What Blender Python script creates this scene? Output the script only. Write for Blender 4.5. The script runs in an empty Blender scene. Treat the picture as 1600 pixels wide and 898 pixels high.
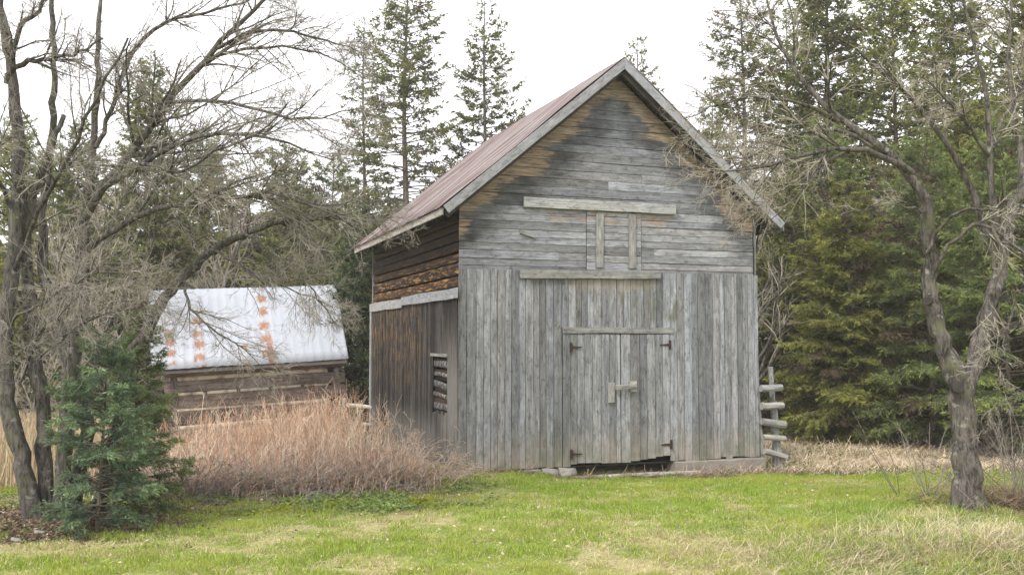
import bpy, math, random
import numpy as np
from mathutils import Vector

random.seed(7)
RNG = np.random.default_rng(11)
scene = bpy.context.scene
COL = scene.collection
PI = math.pi

# ------------------------------------------------------------------ camera numbers
F = 1500.0
PITCH = math.atan(81 / 1500)
CAMH = 2.2


def at(px, py, Y):
    """photograph pixel + distance -> point in the world"""
    u = (px - 800) / F
    v = (449 - py) / F
    c, s = math.cos(PITCH), math.sin(PITCH)
    r = (u, c - v * s, s + v * c)
    t = Y / r[1]
    return np.array((r[0] * t, Y, CAMH + r[2] * t))


# ------------------------------------------------------------------ noise in python
_tab = np.random.default_rng(3).random((256, 256))


def vnoise(x, y):
    x = np.asarray(x, float); y = np.asarray(y, float)
    xi = np.floor(x).astype(int); yi = np.floor(y).astype(int)
    fx = x - xi; fy = y - yi
    fx = fx * fx * (3 - 2 * fx); fy = fy * fy * (3 - 2 * fy)
    a = _tab[xi & 255, yi & 255]; b = _tab[(xi + 1) & 255, yi & 255]
    c = _tab[xi & 255, (yi + 1) & 255]; d = _tab[(xi + 1) & 255, (yi + 1) & 255]
    return (a * (1 - fx) + b * fx) * (1 - fy) + (c * (1 - fx) + d * fx) * fy


def fbm(x, y, o=4):
    s = 0; a = .5; t = 0
    for i in range(o):
        s = s + a * vnoise(x * 2 ** i + 17 * i, y * 2 ** i + 31 * i); t += a; a *= .5
    return s / t


def sstep(a, b, x):
    t = np.clip((np.asarray(x, float) - a) / (b - a), 0, 1)
    return t * t * (3 - 2 * t)


def gz(x, y):
    x = np.asarray(x, float); y = np.asarray(y, float)
    z = -0.16 + 0.0 * x
    z = z + 0.13 * np.exp(-((x + 1.2) ** 2 + (y - 16.3) ** 2) / 5.0)
    z = z - 0.9 * sstep(17, 36, y) - .06 * sstep(3, 7, x) * sstep(14, 18, y)
    z = z + 0.16 * np.exp(-((x - 5.0) ** 2 / 2.2 + (y - 10.3) ** 2 / 1.2))
    z = z + 0.10 * np.exp(-((x + 6.6) ** 2 + (y - 12.6) ** 2) / 2.5)
    z = z + 0.12 * np.exp(-((x - 6.2) ** 2 + (y - 13.0) ** 2) / 1.5)
    z = z - .11 * sstep(-.2, 1.0, x) * np.exp(-((y - (16.5 + .37 * (x + .9)) + .3) / 1.3) ** 2)
    near = 1 - sstep(40, 80, y)
    z = z + .09 * (fbm(x * .5 + 5, y * .5 + 9) - .5) * near + .035 * (fbm(x * 2.3, y * 2.3, 3) - .5) * near
    z = z + 1.5 * (fbm(x * .02 + 9, y * .02 + 3) - .5) * sstep(60, 150, y)
    return z


# ------------------------------------------------------------------ tagging
def tag(o, label=None, cat=None, group=None, kind=None):
    if label: o['label'] = label
    if cat: o['category'] = cat
    if group: o['group'] = group
    if kind: o['kind'] = kind
    return o


def empty(name, loc, label, cat, group=None, rz=0.0):
    o = bpy.data.objects.new(name, None)
    COL.objects.link(o)
    o.empty_display_size = .2
    o.location = loc; o.rotation_euler = (0, 0, rz)
    return tag(o, label, cat, group)


def link(name, me, parent=None):
    o = bpy.data.objects.new(name, me)
    COL.objects.link(o)
    if parent is not None: o.parent = parent
    return o


# ------------------------------------------------------------------ fast mesh from arrays
def np_mesh(name, V, Fc, mat, col=None, smooth=False):
    """V (n,3); Fc (m,k) same k, or list of such arrays; col (m,3) per face"""
    if not isinstance(Fc, list): Fc = [Fc]
    Fc = [f for f in Fc if len(f)]
    me = bpy.data.meshes.new(name)
    me.vertices.add(len(V)); me.vertices.foreach_set('co', np.ascontiguousarray(V, dtype=np.float32).ravel())
    idx = np.concatenate([f.ravel() for f in Fc]).astype(np.int32)
    tot = np.concatenate([np.full(len(f), f.shape[1]) for f in Fc]).astype(np.int32)
    start = np.concatenate([[0], np.cumsum(tot)[:-1]]).astype(np.int32)
    me.loops.add(len(idx)); me.loops.foreach_set('vertex_index', idx)
    me.polygons.add(len(tot)); me.polygons.foreach_set('loop_start', start)
    if smooth: me.polygons.foreach_set('use_smooth', np.ones(len(tot), bool))
    if col is not None:
        a = me.attributes.new('col', 'FLOAT_COLOR', 'FACE')
        c4 = np.ones((len(tot), 4), np.float32); c4[:, :3] = col
        a.data.foreach_set('color', c4.ravel())
    me.update(calc_edges=True)
    me.materials.append(mat)
    return me


# ------------------------------------------------------------------ node helper
class NT:
    def __init__(s, name):
        s.m = bpy.data.materials.new(name); s.m.use_nodes = True
        s.t = s.m.node_tree; s.t.nodes.clear()

    def n(s, ty, **kw):
        nd = s.t.nodes.new(ty)
        for k, v in kw.items(): setattr(nd, k, v)
        return nd

    def put(s, sock, v):
        if hasattr(v, 'links') and hasattr(v, 'node'): s.t.links.new(v, sock)
        elif isinstance(v, (tuple, list)) and len(v) == 3 and sock.type == 'RGBA': sock.default_value = (*v, 1)
        else: sock.default_value = v

    def math(s, op, a, b=0.0, c=None, clamp=False):
        nd = s.n('ShaderNodeMath', operation=op, use_clamp=clamp)
        s.put(nd.inputs[0], a); s.put(nd.inputs[1], b)
        if c is not None: s.put(nd.inputs[2], c)
        return nd.outputs[0]

    def sm(s, a, b, x):
        nd = s.n('ShaderNodeMapRange', interpolation_type='SMOOTHSTEP')
        s.put(nd.inputs['Value'], x); nd.inputs['From Min'].default_value = a; nd.inputs['From Max'].default_value = b
        if a > b:
            nd.inputs['From Min'].default_value = b; nd.inputs['From Max'].default_value = a
            nd.inputs['To Min'].default_value = 1; nd.inputs['To Max'].default_value = 0
        return nd.outputs[0]

    def mix(s, f, a, b, mode='MIX'):
        nd = s.n('ShaderNodeMix', data_type='RGBA', blend_type=mode, clamp_factor=True)
        s.put(nd.inputs[0], f); s.put(nd.inputs[6], a); s.put(nd.inputs[7], b)
        return nd.outputs[2]

    def ramp(s, f, stops):
        nd = s.n('ShaderNodeValToRGB'); e = nd.color_ramp.elements
        while len(e) < len(stops): e.new(.5)
        for q, (p, c) in zip(e, stops): q.position = p; q.color = (*c, 1)
        s.put(nd.inputs[0], f); return nd.outputs[0]

    def noise(s, vec, scale, detail=4, rough=.55, dist=0.0):
        nd = s.n('ShaderNodeTexNoise'); s.put(nd.inputs['Vector'], vec)
        nd.inputs['Scale'].default_value = scale; nd.inputs['Detail'].default_value = detail
        nd.inputs['Roughness'].default_value = rough; nd.inputs['Distortion'].default_value = dist
        return nd.outputs[0]

    def mapv(s, vec, scale=(1, 1, 1), loc=(0, 0, 0)):
        nd = s.n('ShaderNodeMapping'); s.put(nd.inputs[0], vec)
        nd.inputs['Scale'].default_value = scale; nd.inputs['Location'].default_value = loc
        return nd.outputs[0]

    def sep(s, vec):
        nd = s.n('ShaderNodeSeparateXYZ'); s.put(nd.inputs[0], vec); return nd.outputs

    def attr(s, name):
        nd = s.n('ShaderNodeAttribute'); nd.attribute_name = name; return nd.outputs['Color']

    def obj(s): return s.n('ShaderNodeTexCoord').outputs['Object']

    def uv(s): return s.n('ShaderNodeTexCoord').outputs['UV']

    def out(s, col, rough=.85, bump=None, bs=.3, bd=.01, metal=0.0, spec=.3):
        b = s.n('ShaderNodeBsdfPrincipled')
        s.put(b.inputs['Base Color'], col); s.put(b.inputs['Roughness'], rough)
        b.inputs['Metallic'].default_value = metal; b.inputs['Specular IOR Level'].default_value = spec
        if bump is not None:
            bp = s.n('ShaderNodeBump'); bp.inputs['Strength'].default_value = bs; bp.inputs['Distance'].default_value = bd
            s.put(bp.inputs['Height'], bump); s.t.links.new(bp.outputs[0], b.inputs['Normal'])
        o = s.n('ShaderNodeOutputMaterial'); s.t.links.new(b.outputs[0], o.inputs[0])
        return s.m


def wood(name, dark, mid, light, zones=None, contrast=1.0, gap=True, hue=.35):
    """weathered board: UV in metres (u across, v along), attribute col = random per board"""
    t = NT(name); uv = t.uv(); rnd = t.sep(t.attr('col'))
    grain = t.noise(t.mapv(uv, (70, 2.2, 1)), 1, 5, .6, .3)
    fine = t.noise(t.mapv(uv, (260, 9, 1)), 1, 3, .6)
    blotch = t.noise(t.mapv(uv, (9, 1.4, 1)), 1, 4, .6, .4)
    med = t.noise(t.mapv(uv, (24, .9, 1), (7, 3, 0)), 1, 4, .65, .5)
    f = t.math('ADD', t.math('MULTIPLY', grain, .40), t.math('MULTIPLY', fine, .15))
    f = t.math('ADD', f, t.math('MULTIPLY', blotch, .35)); f = t.math('ADD', f, t.math('MULTIPLY', med, .40))
    f = t.math('ADD', f, t.math('MULTIPLY', t.math('SUBTRACT', rnd[0], .5), .20))
    f = t.math('ADD', t.math('MULTIPLY', t.math('SUBTRACT', f, .65), contrast * 1.35), .5)
    c = t.ramp(f, [(.12, dark), (.5, mid), (.88, light)])
    # per board hue: some bluish, some brown / tan
    c = t.mix(t.math('MULTIPLY', t.sm(.5, 1.0, rnd[1]), hue), c, t.mix(1.0, c, (1.07, .97, .84), 'MULTIPLY'))
    c = t.mix(t.math('MULTIPLY', t.sm(.5, 0, rnd[1]), hue), c, t.mix(1.0, c, (.90, .98, 1.12), 'MULTIPLY'))
    mot = t.noise(t.mapv(uv, (16, 5.5, 1), (3, 8, 0)), 1, 5, .7, .8)
    c = t.mix(t.math('MULTIPLY', t.sm(.50, .66, mot), .75), c, t.mix(1.0, c, (.42, .41, .39), 'MULTIPLY'))
    c = t.mix(t.math('MULTIPLY', t.sm(.47, .34, mot), .55), c, t.mix(1.0, c, (1.45, 1.45, 1.47), 'MULTIPLY'))
    # knots
    vo = t.n('ShaderNodeTexVoronoi'); t.put(vo.inputs['Vector'], t.mapv(uv, (7, 2.3, 1))); vo.inputs['Scale'].default_value = 1
    kn = t.sm(.11, .04, vo.outputs['Distance'])
    c = t.mix(t.math('MULTIPLY', kn, .75), c, tuple(q * .35 for q in mid))
    # dark spots and nail stains
    v2 = t.n('ShaderNodeTexVoronoi'); t.put(v2.inputs['Vector'], t.mapv(uv, (13, 6, 1), (1, 5, 0))); v2.inputs['Scale'].default_value = 1
    c = t.mix(t.math('MULTIPLY', t.sm(.10, .05, v2.outputs['Distance']), .8), c, tuple(q * .25 for q in mid))
    # cracks
    cr = t.sm(.66, .74, t.noise(t.mapv(uv, (120, 1.1, 1), (4, 2, 0)), 1, 2, .5))
    c = t.mix(t.math('MULTIPLY', cr, .6), c, tuple(q * .45 for q in dark))
    if zones: c = zones(t, c, rnd, uv)
    h = t.math('SUBTRACT', t.math('ADD', grain, t.math('MULTIPLY', fine, .5)), t.math('MULTIPLY', cr, .8))
    return t.out(c, .9, h, .55, .006, spec=.15)


# ------------------------------------------------------------------ materials
def gable_zone(t, c, rnd, uv):
    x, y, z = t.sep(t.obj())
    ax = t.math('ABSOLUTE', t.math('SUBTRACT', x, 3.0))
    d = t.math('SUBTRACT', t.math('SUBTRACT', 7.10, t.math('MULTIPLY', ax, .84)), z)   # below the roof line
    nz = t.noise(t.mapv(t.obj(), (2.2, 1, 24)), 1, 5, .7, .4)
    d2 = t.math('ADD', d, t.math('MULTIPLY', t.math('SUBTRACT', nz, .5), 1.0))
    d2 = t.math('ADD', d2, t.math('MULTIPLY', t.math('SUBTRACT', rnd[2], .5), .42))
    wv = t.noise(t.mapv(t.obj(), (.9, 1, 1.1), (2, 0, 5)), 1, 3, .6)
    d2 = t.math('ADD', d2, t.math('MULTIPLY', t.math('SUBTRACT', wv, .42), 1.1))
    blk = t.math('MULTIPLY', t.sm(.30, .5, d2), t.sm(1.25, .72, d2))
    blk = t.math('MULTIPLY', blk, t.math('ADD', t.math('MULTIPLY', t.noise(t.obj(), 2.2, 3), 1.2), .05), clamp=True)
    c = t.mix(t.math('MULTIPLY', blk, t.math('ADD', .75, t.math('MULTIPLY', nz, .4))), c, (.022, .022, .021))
    org = t.sm(.56, .44, d2)
    oc = t.ramp(t.noise(t.mapv(uv, (30, 2.5, 1)), 1, 4, .6, .5), [(.25, (.05, .03, .018)), (.42, (.17, .11, .062)), (.6, (.34, .245, .15)), (.8, (.45, .36, .25))])
    oc = t.mix(t.math('MULTIPLY', t.sm(.56, .66, t.noise(t.mapv(t.obj(), (3.5, 1, 16), (7, 0, 3)), 1, 4, .7)), .8), oc, (.035, .028, .022))
    oc = t.mix(.18, oc, (.2, .2, .2))
    c = t.mix(t.math('MULTIPLY', org, .88), c, oc)
    # unweathered wood under the long slanting timber
    b1 = t.math('MULTIPLY', t.sm(4.27, 4.38, z), t.sm(4.6, 4.56, z))
    b1 = t.math('MULTIPLY', b1, t.math('MULTIPLY', t.sm(1.5, 1.9, x), t.sm(4.3, 4.0, x)))
    b1 = t.math('MULTIPLY', b1, t.sm(.42, .6, t.noise(t.mapv(t.obj(), (2.0, 1, 8)), 1, 3)))
    c = t.mix(t.math('MULTIPLY', b1, .5), c, (.34, .21, .11))
    return c


def front_zone(t, c, rnd, uv):
    x, y, z = t.sep(t.obj())
    n1 = t.noise(t.mapv(t.obj(), (7, 1, 1.2)), 1, 3, .6)
    # tan, unweathered drips under the ledge board
    dr = t.math('MULTIPLY', t.sm(3.02, 3.2, t.math('ADD', z, t.math('MULTIPLY', t.math('SUBTRACT', n1, .5), .5))),
                t.math('MULTIPLY', t.sm(1.9, 2.3, x), t.sm(3.95, 3.6, x)))
    dr = t.math('MULTIPLY', dr, t.sm(3.3, 3.27, z))
    c = t.mix(t.math('MULTIPLY', dr, .38), c, (.34, .26, .17))
    # algae patches above the doors
    al = t.math('MULTIPLY', t.sm(2.45, 2.6, z), t.sm(3.2, 2.9, z))
    al = t.math('MULTIPLY', al, t.sm(.5, .66, t.noise(t.mapv(t.obj(), (4, 1, 1.3), (3, 0, 1)), 1, 3)))
    al = t.math('MULTIPLY', al, t.math('MULTIPLY', t.sm(2.9, 3.1, x), t.sm(4.6, 4.2, x)))
    c = t.mix(t.math('MULTIPLY', al, .7), c, (.09, .085, .045))
    # splash zone near the ground: tan and green
    lo = t.sm(.75, -.05, t.math('ADD', z, t.math('MULTIPLY', t.math('SUBTRACT', n1, .5), .9)))
    c = t.mix(t.math('MULTIPLY', lo, t.math('MULTIPLY', n1, .9)), c, t.mix(t.sm(.4, .6, t.noise(t.obj(), 3.0, 3)), (.17, .165, .08), (.32, .26, .18)))
    big = t.noise(t.mapv(t.obj(), (.9, 1, .6)), 1, 4, .6)
    c = t.mix(t.math('MULTIPLY', t.sm(.45, .75, big), .4), c, t.mix(1.0, c, (.82, .84, .74), 'MULTIPLY'))
    return c


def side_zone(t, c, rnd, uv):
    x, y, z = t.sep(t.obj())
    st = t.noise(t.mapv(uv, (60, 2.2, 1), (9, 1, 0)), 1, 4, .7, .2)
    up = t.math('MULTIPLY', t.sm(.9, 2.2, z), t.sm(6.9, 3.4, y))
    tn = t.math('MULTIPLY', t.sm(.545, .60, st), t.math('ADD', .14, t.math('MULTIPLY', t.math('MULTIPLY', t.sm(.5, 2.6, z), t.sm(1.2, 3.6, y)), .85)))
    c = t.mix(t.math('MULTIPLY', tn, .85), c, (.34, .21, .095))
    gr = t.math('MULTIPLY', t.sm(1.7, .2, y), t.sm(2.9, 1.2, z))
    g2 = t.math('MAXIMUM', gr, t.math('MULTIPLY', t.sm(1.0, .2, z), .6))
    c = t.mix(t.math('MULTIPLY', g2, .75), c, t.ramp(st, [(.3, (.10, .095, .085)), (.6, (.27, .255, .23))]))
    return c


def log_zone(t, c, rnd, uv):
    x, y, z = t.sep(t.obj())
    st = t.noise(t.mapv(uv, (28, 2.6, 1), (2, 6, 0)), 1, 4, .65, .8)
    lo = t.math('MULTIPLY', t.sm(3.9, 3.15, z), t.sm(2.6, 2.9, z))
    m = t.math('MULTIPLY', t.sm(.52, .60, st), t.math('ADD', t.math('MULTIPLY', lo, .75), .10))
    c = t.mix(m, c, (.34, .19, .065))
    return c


M = {}
M['gable'] = wood('gable_boards', (.10, .10, .098), (.19, .193, .20), (.37, .375, .39), gable_zone, 1.35, hue=.25)
M['front'] = wood('front_boards', (.08, .079, .077), (.170, .173, .178), (.35, .355, .366), front_zone, 1.35, hue=.3)
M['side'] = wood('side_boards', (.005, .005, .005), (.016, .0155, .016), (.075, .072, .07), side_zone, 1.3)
M['grey'] = wood('grey_timber', (.11, .105, .095), (.25, .245, .225), (.40, .39, .36), None, 1.2, hue=.5)
M['pale'] = wood('pale_trim', (.15, .155, .16), (.24, .25, .26), (.34, .35, .36), None, .8)
M['rake'] = wood('rake_timber', (.14, .14, .14), (.24, .24, .245), (.34, .34, .35), None, .9)
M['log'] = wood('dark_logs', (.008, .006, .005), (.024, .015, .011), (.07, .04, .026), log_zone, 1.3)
M['shedlog'] = wood('shed_logs', (.04, .031, .028), (.125, .098, .088), (.28, .235, .21), None, 1.3)
M['rail'] = wood('rail_wood', (.14, .12, .10), (.30, .27, .23), (.46, .43, .38), None, 1.2)
M['deck'] = wood('roof_deck', (.02, .017, .014), (.06, .05, .042), (.12, .1, .085), None, 1.0)

t = NT('chinking'); M['chink'] = t.out(t.ramp(t.noise(t.obj(), 14, 4), [(.40, (.03, .028, .026)), (.54, (.09, .086, .083)), (.70, (.27, .265, .26))]), .95, t.noise(t.obj(), 30, 4), .8, .02)
t = NT('shed_mortar'); M['mortar'] = t.out(t.ramp(t.noise(t.obj(), 5, 4), [(.3, (.20, .16, .13)), (.55, (.62, .53, .43))]), .95)
t = NT('concrete'); M['conc'] = t.out(t.mix(t.noise(t.obj(), 3, 5, .65), (.10, .09, .07), (.30, .275, .235)), .95, t.noise(t.obj(), 25, 4), .6, .02)
t = NT('rusty_iron'); M['iron'] = t.out(t.mix(t.noise(t.obj(), 30, 3), (.015, .011, .01), (.06, .03, .02)), .8)
t = NT('stone'); M['stone'] = t.out(t.mix(t.noise(t.obj(), 8, 5, .65), (.10, .095, .085), (.36, .34, .31)), .95, t.noise(t.obj(), 20, 4), .6, .02)

# barn roof metal: faded red bands down the slope
t = NT('faded_red_metal'); uv = t.uv()
band = t.noise(t.mapv(uv, (8.0, .12, 1)), 1, 3, .7)
b2 = t.noise(t.mapv(uv, (18, .9, 1)), 1, 4, .65)
f = t.math('ADD', t.math('MULTIPLY', band, .7), t.math('MULTIPLY', b2, .3))
c = t.ramp(f, [(.38, (.27, .26, .255)), (.46, (.20, .165, .155)), (.50, (.095, .052, .044)), (.58, (.055, .030, .025))])
c = t.mix(t.sm(.6, .75, t.noise(t.mapv(uv, (3, 2, 1)), 1, 5, .7)), c, (.27, .26, .26))
M['redroof'] = t.out(c, .6, t.noise(t.mapv(uv, (30, 3, 1)), 1, 3), .1, .01, metal=0.0, spec=.4)

# shed roof metal: galvanised, columns of rust at the nails
t = NT('galvanised_sheet'); uv = t.uv(); u, v, _ = t.sep(uv)     # u along ridge from right end, v down slope 0..1
nz = t.noise(t.mapv(uv, (9, 12, 1)), 1, 4, .7, 1.0)
un = t.math('ADD', u, t.math('MULTIPLY', t.math('SUBTRACT', nz, .5), .30))
mask = 0.0
for (uc, w, v0, v1, k) in [(2.02, .17, .0, 1.0, 5.6), (3.66, .17, .35, 1.1, 6.6), (4.36, .16, .5, .95, 7.0), (2.55, .12, .72, 1.05, 3.0)]:
    a = t.sm(w, w * .45, t.math('ABSOLUTE', t.math('SUBTRACT', un, uc)))
    rows = t.math('FRACT', t.math('MULTIPLY', t.math('ADD', v, t.math('MULTIPLY', nz, .22)), k))
    rr = t.sm(.42, .10, t.math('ABSOLUTE', t.math('SUBTRACT', rows, .5)))
    a = t.math('MULTIPLY', a, t.math('MULTIPLY', rr, t.math('MULTIPLY', t.sm(v0 - .02, v0 + .06, v), t.sm(v1 + .02, v1 - .02, v))))
    mask = t.math('MAXIMUM', mask, a)
solid = t.math('MULTIPLY', t.sm(.12, .06, t.math('ABSOLUTE', t.math('SUBTRACT', un, 1.93))), t.sm(.55, .8, v))
mask = t.math('MAXIMUM', mask, t.math('MULTIPLY', solid, .85))
strk = t.noise(t.mapv(uv, (14, 2.5, 1), (5, 5, 0)), 1, 5, .7)
mask = t.math('MULTIPLY', mask, t.math('MULTIPLY', t.sm(.28, .46, strk), 1.0), clamp=True)
mask = t.math('MAXIMUM', mask, t.math('MULTIPLY', t.sm(.60, .74, strk), .22))
c = t.mix(t.noise(t.mapv(uv, (4, .8, 1)), 1, 4), (.28, .30, .335), (.37, .39, .425))
c = t.mix(mask, c, t.mix(nz, (.16, .06, .025), (.34, .16, .065)))
M['galv'] = t.out(c, .5, None, metal=0.0, spec=.5)


def bark(name, a, b, moss=(.1, .11, .05), mf=.25, sc=1.0):
    t = NT(name); o = t.obj()
    g = t.noise(t.mapv(o, (1, 1, .22)), 24 * sc, 6, .75, .6)
    g2 = t.noise(o, 5, 4, .6)
    c = t.ramp(t.math('ADD', t.math('MULTIPLY', g, .75), t.math('MULTIPLY', g2, .25)), [(.40, a), (.60, b)])
    c = t.mix(t.math('MULTIPLY', t.sm(.52, .66, t.noise(o, 3.1, 5, .65)), mf), c, moss)
    c = t.mix(t.math('MULTIPLY', t.sm(.60, .68, t.noise(o, 8.5, 4, .6)), .45), c, (.34, .34, .31))
    return t.out(c, .95, g, .9, .025, spec=.1)


M['bark'] = bark('apple_bark', (.025, .022, .019), (.155, .138, .12), (.12, .125, .06), .55)
M['barkl'] = bark('old_bark', (.025, .022, .02), (.15, .135, .12), (.10, .11, .05), .5)
M['bark2'] = bark('spruce_bark', (.07, .055, .045), (.20, .17, .14), (.12, .13, .08), .3, .5)
t = NT('twig_bark'); M['twig'] = t.out(t.mix(t.noise(t.obj(), 2.2, 4), (.13, .115, .095), (.38, .345, .29)), .9)
t = NT('pale_twig_bark'); M['twigp'] = t.out(t.mix(t.noise(t.obj(), 2.0, 4), (.19, .165, .125), (.44, .40, .33)), .9)
t = NT('dark_twig_bark'); M['twigd'] = t.out(t.mix(t.noise(t.obj(), 2.0, 4), (.075, .06, .052), (.21, .175, .15)), .9)


t = NT('dry_cane'); M['cane'] = t.out(t.mix(t.noise(t.obj(), 2.0, 4), (.22, .15, .11), (.56, .45, .34)), .9)


def leafy(name, trans=.35, rough=.6):
    t = NT(name); c = t.attr('col')
    d = t.n('ShaderNodeBsdfPrincipled'); t.put(d.inputs['Base Color'], c); d.inputs['Roughness'].default_value = rough
    d.inputs['Specular IOR Level'].default_value = .2
    tr = t.n('ShaderNodeBsdfTranslucent'); t.put(tr.inputs[0], c)
    mx = t.n('ShaderNodeMixShader'); mx.inputs[0].default_value = trans
    t.t.links.new(d.outputs[0], mx.inputs[1]); t.t.links.new(tr.outputs[0], mx.inputs[2])
    o = t.n('ShaderNodeOutputMaterial'); t.t.links.new(mx.outputs[0], o.inputs[0])
    return t.m


M['leaf'] = leafy('needles', .42)
M['blade'] = leafy('grass_blades', .35)
M['dry'] = leafy('dry_stalks', .2, .85)

# ------------------------------------------------------------------ boards
class Boards:
    """boards in one mesh: UV in metres with an offset of its own per board, random colour attribute per board"""
    def __init__(s): s.v = []; s.f = []; s.uv = []; s.c = []

    def quad_prism(s, q, nrm, th, along, rnd=None):
        """q: four corners (ccw seen from nrm) of the visible face; extruded backwards by th"""
        q = [Vector(p) for p in q]; nrm = Vector(nrm); al = Vector(along)
        ac = al.cross(nrm)
        b = len(s.v); s.v += [tuple(p) for p in q] + [tuple(p - nrm * th) for p in q]
        ou, ov = random.uniform(0, 40), random.uniform(0, 40)
        rnd = rnd or (random.random(), random.random(), random.random())
        P = q + [p - nrm * th for p in q]

        def face(ix):
            s.f.append([b + i for i in ix])
            s.uv.append([(P[i].dot(ac) + ou + (.3 if i > 3 else 0) * th * 0 + (th if i > 3 else 0), P[i].dot(al) + ov) for i in ix])
            s.c.append(rnd)
        face((0, 1, 2, 3)); face((7, 6, 5, 4))
        for i in range(4):
            j = (i + 1) % 4; face((j, i, i + 4, j + 4))

    def board(s, o, along, across, nrm, L, W, th, seg=1, jit=.0, rnd=None, warp=0.0):
        """o: corner; runs L along, W across"""
        o = Vector(o); al = Vector(along); ac = Vector(across); nr = Vector(nrm)
        rnd = rnd or (random.random(), random.random(), random.random())
        ou, ov = random.uniform(0, 40), random.uniform(0, 40)
        b = len(s.v); lo = []
        ph = random.uniform(0, 6.28)
        for i in range(seg + 1):
            t = i / seg
            e0 = random.uniform(-jit, jit); e1 = random.uniform(-jit, jit)
            w = warp * math.sin(ph + t * 3.0)
            c = o + al * (L * t) + nr * w
            for (a, n_) in ((e0, 0), (W + e1, 0), (W + e1, -th), (e0, -th)):
                s.v.append(tuple(c + ac * a + nr * n_)); lo.append((a if n_ == 0 else (a + th if a > W / 2 else a - th), L * t))

        def face(ix):
            s.f.append([b + i for i in ix]); s.uv.append([(lo[i][0] + ou, lo[i][1] + ov) for i in ix]); s.c.append(rnd)
        for i in range(seg):
            k = i * 4; n4 = k + 4
            face((k, k + 1, n4 + 1, n4)); face((k + 1, k + 2, n4 + 2, n4 + 1))
            face((k + 2, k + 3, n4 + 3, n4 + 2)); face((k + 3, k, n4, n4 + 3))
        face((3, 2, 1, 0)); e = seg * 4; face((e, e + 1, e + 2, e + 3))

    def log(s, p0, p1, r, sides=10, sq=.0, seg=8, wob=.02, rnd=None, ry=None, taper=.0):
        """a round or hewn log"""
        p0 = Vector(p0); p1 = Vector(p1); d = (p1 - p0); L = d.length; d.normalize()
        up = Vector((0, 0, 1)) if abs(d.z) < .9 else Vector((1, 0, 0))
        a = d.cross(up).normalized(); bb = a.cross(d).normalized(); ry = ry or r
        rnd = rnd or (random.random(), random.random(), random.random())
        ou, ov = random.uniform(0, 40), random.uniform(0, 40); b = len(s.v); lo = []
        ph = random.uniform(0, 6)
        lobes = [random.uniform(-.08, .08) for _ in range(sides)]
        for i in range(seg + 1):
            t = i / seg; cx = wob * math.sin(ph + 4 * t); cy = wob * math.cos(ph * 1.7 + 3 * t)
            k = 1 - taper * t + random.uniform(-.03, .03)
            for j in range(sides):
                th = 2 * PI * j / sides + PI / sides; x, y = math.cos(th), math.sin(th)
                if sq:
                    m = max(abs(x), abs(y)); x = x * (1 - sq) + x / m * sq; y = y * (1 - sq) + y / m * sq
                kk = k * (1 + lobes[j])
                s.v.append(tuple(p0 + d * (L * t) + a * (x * r * kk + cx) + bb * (y * ry * kk + cy)))
                lo.append((th * r, L * t))
        for i in range(seg):
            for j in range(sides):
                j2 = (j + 1) % sides; ix = (i * sides + j, i * sides + j2, (i + 1) * sides + j2, (i + 1) * sides + j)
                s.f.append([b + q for q in ix])
                us = [lo[q] for q in ix]
                if j2 == 0: us = [us[0], (2 * PI * r + lo[ix[1]][0], us[1][1]), (2 * PI * r + lo[ix[2]][0], us[2][1]), us[3]]
                s.uv.append([(q[0] + ou, q[1] + ov) for q in us]); s.c.append(rnd)
        for base, order in ((0, range(sides - 1, -1, -1)), (seg * sides, range(sides))):
            ix = [base + j for j in order]; s.f.append([b + q for q in ix])
            s.uv.append([(r * math.cos(2 * PI * j / sides) + ou, r * .3 * math.sin(2 * PI * j / sides) + ov) for j in order]); s.c.append(rnd)

    def build(s, name, mat, parent=None, smooth=False, bevel=0.0):
        me = bpy.data.meshes.new(name); me.from_pydata(s.v, [], s.f)
        ul = me.uv_layers.new(name='UVMap')
        ul.data.foreach_set('uv', np.array([c for f in s.uv for c in f], np.float32).ravel())
        a = me.attributes.new('col', 'FLOAT_COLOR', 'FACE')
        a.data.foreach_set('color', np.array([(*c, 1) for c in s.c], np.float32).ravel())
        me.materials.append(mat); me.update()
        if smooth: me.polygons.foreach_set('use_smooth', [len(f) == 4 for f in s.f])
        o = link(name, me, parent)
        if bevel:
            b = o.modifiers.new('b', 'BEVEL'); b.width = bevel; b.segments = 2; b.limit_method = 'ANGLE'
        return o


X, Yv, Z = Vector((1, 0, 0)), Vector((0, 1, 0)), Vector((0, 0, 1))

# ================================================================== THE BARN
BA = math.radians(20.2)
barn = empty('barn', (-0.9, 16.5, 0), 'tall weathered grey gabled barn with double doors, hayloft hatch and faded red metal roof', 'barn', rz=BA)
W, D = 5.97, 7.1
PKX, PKZ, SL = 3.0, 7.10, .84     # underside of the roof


def roofz(x): return PKZ - SL * abs(x - PKX)


# front: vertical boards
b = Boards(); x = -.03
while x < W + .02:
    w = random.choice((.115, .125, .14, .15, .165)) * random.uniform(.95, 1.05)
    w = min(w, W + .03 - x)
    if w < .05: break
    z0 = -.03 + random.uniform(-.025, .02); z1 = 3.42 + random.uniform(-.015, .015) + .004 * x
    xm = x + w / 2
    if 1.93 < xm < 4.14: z0 = 2.40 + random.uniform(0, .01)
    b.board((x + .004, -.045 + random.uniform(-.006, .006), z0), Z, X, -Yv, z1 - z0, w - .009, .024, 7, .0025, warp=.004)
    x += w
b.build('board_wall', M['front'], barn)['label'] = 'weathered grey vertical board front'

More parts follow.
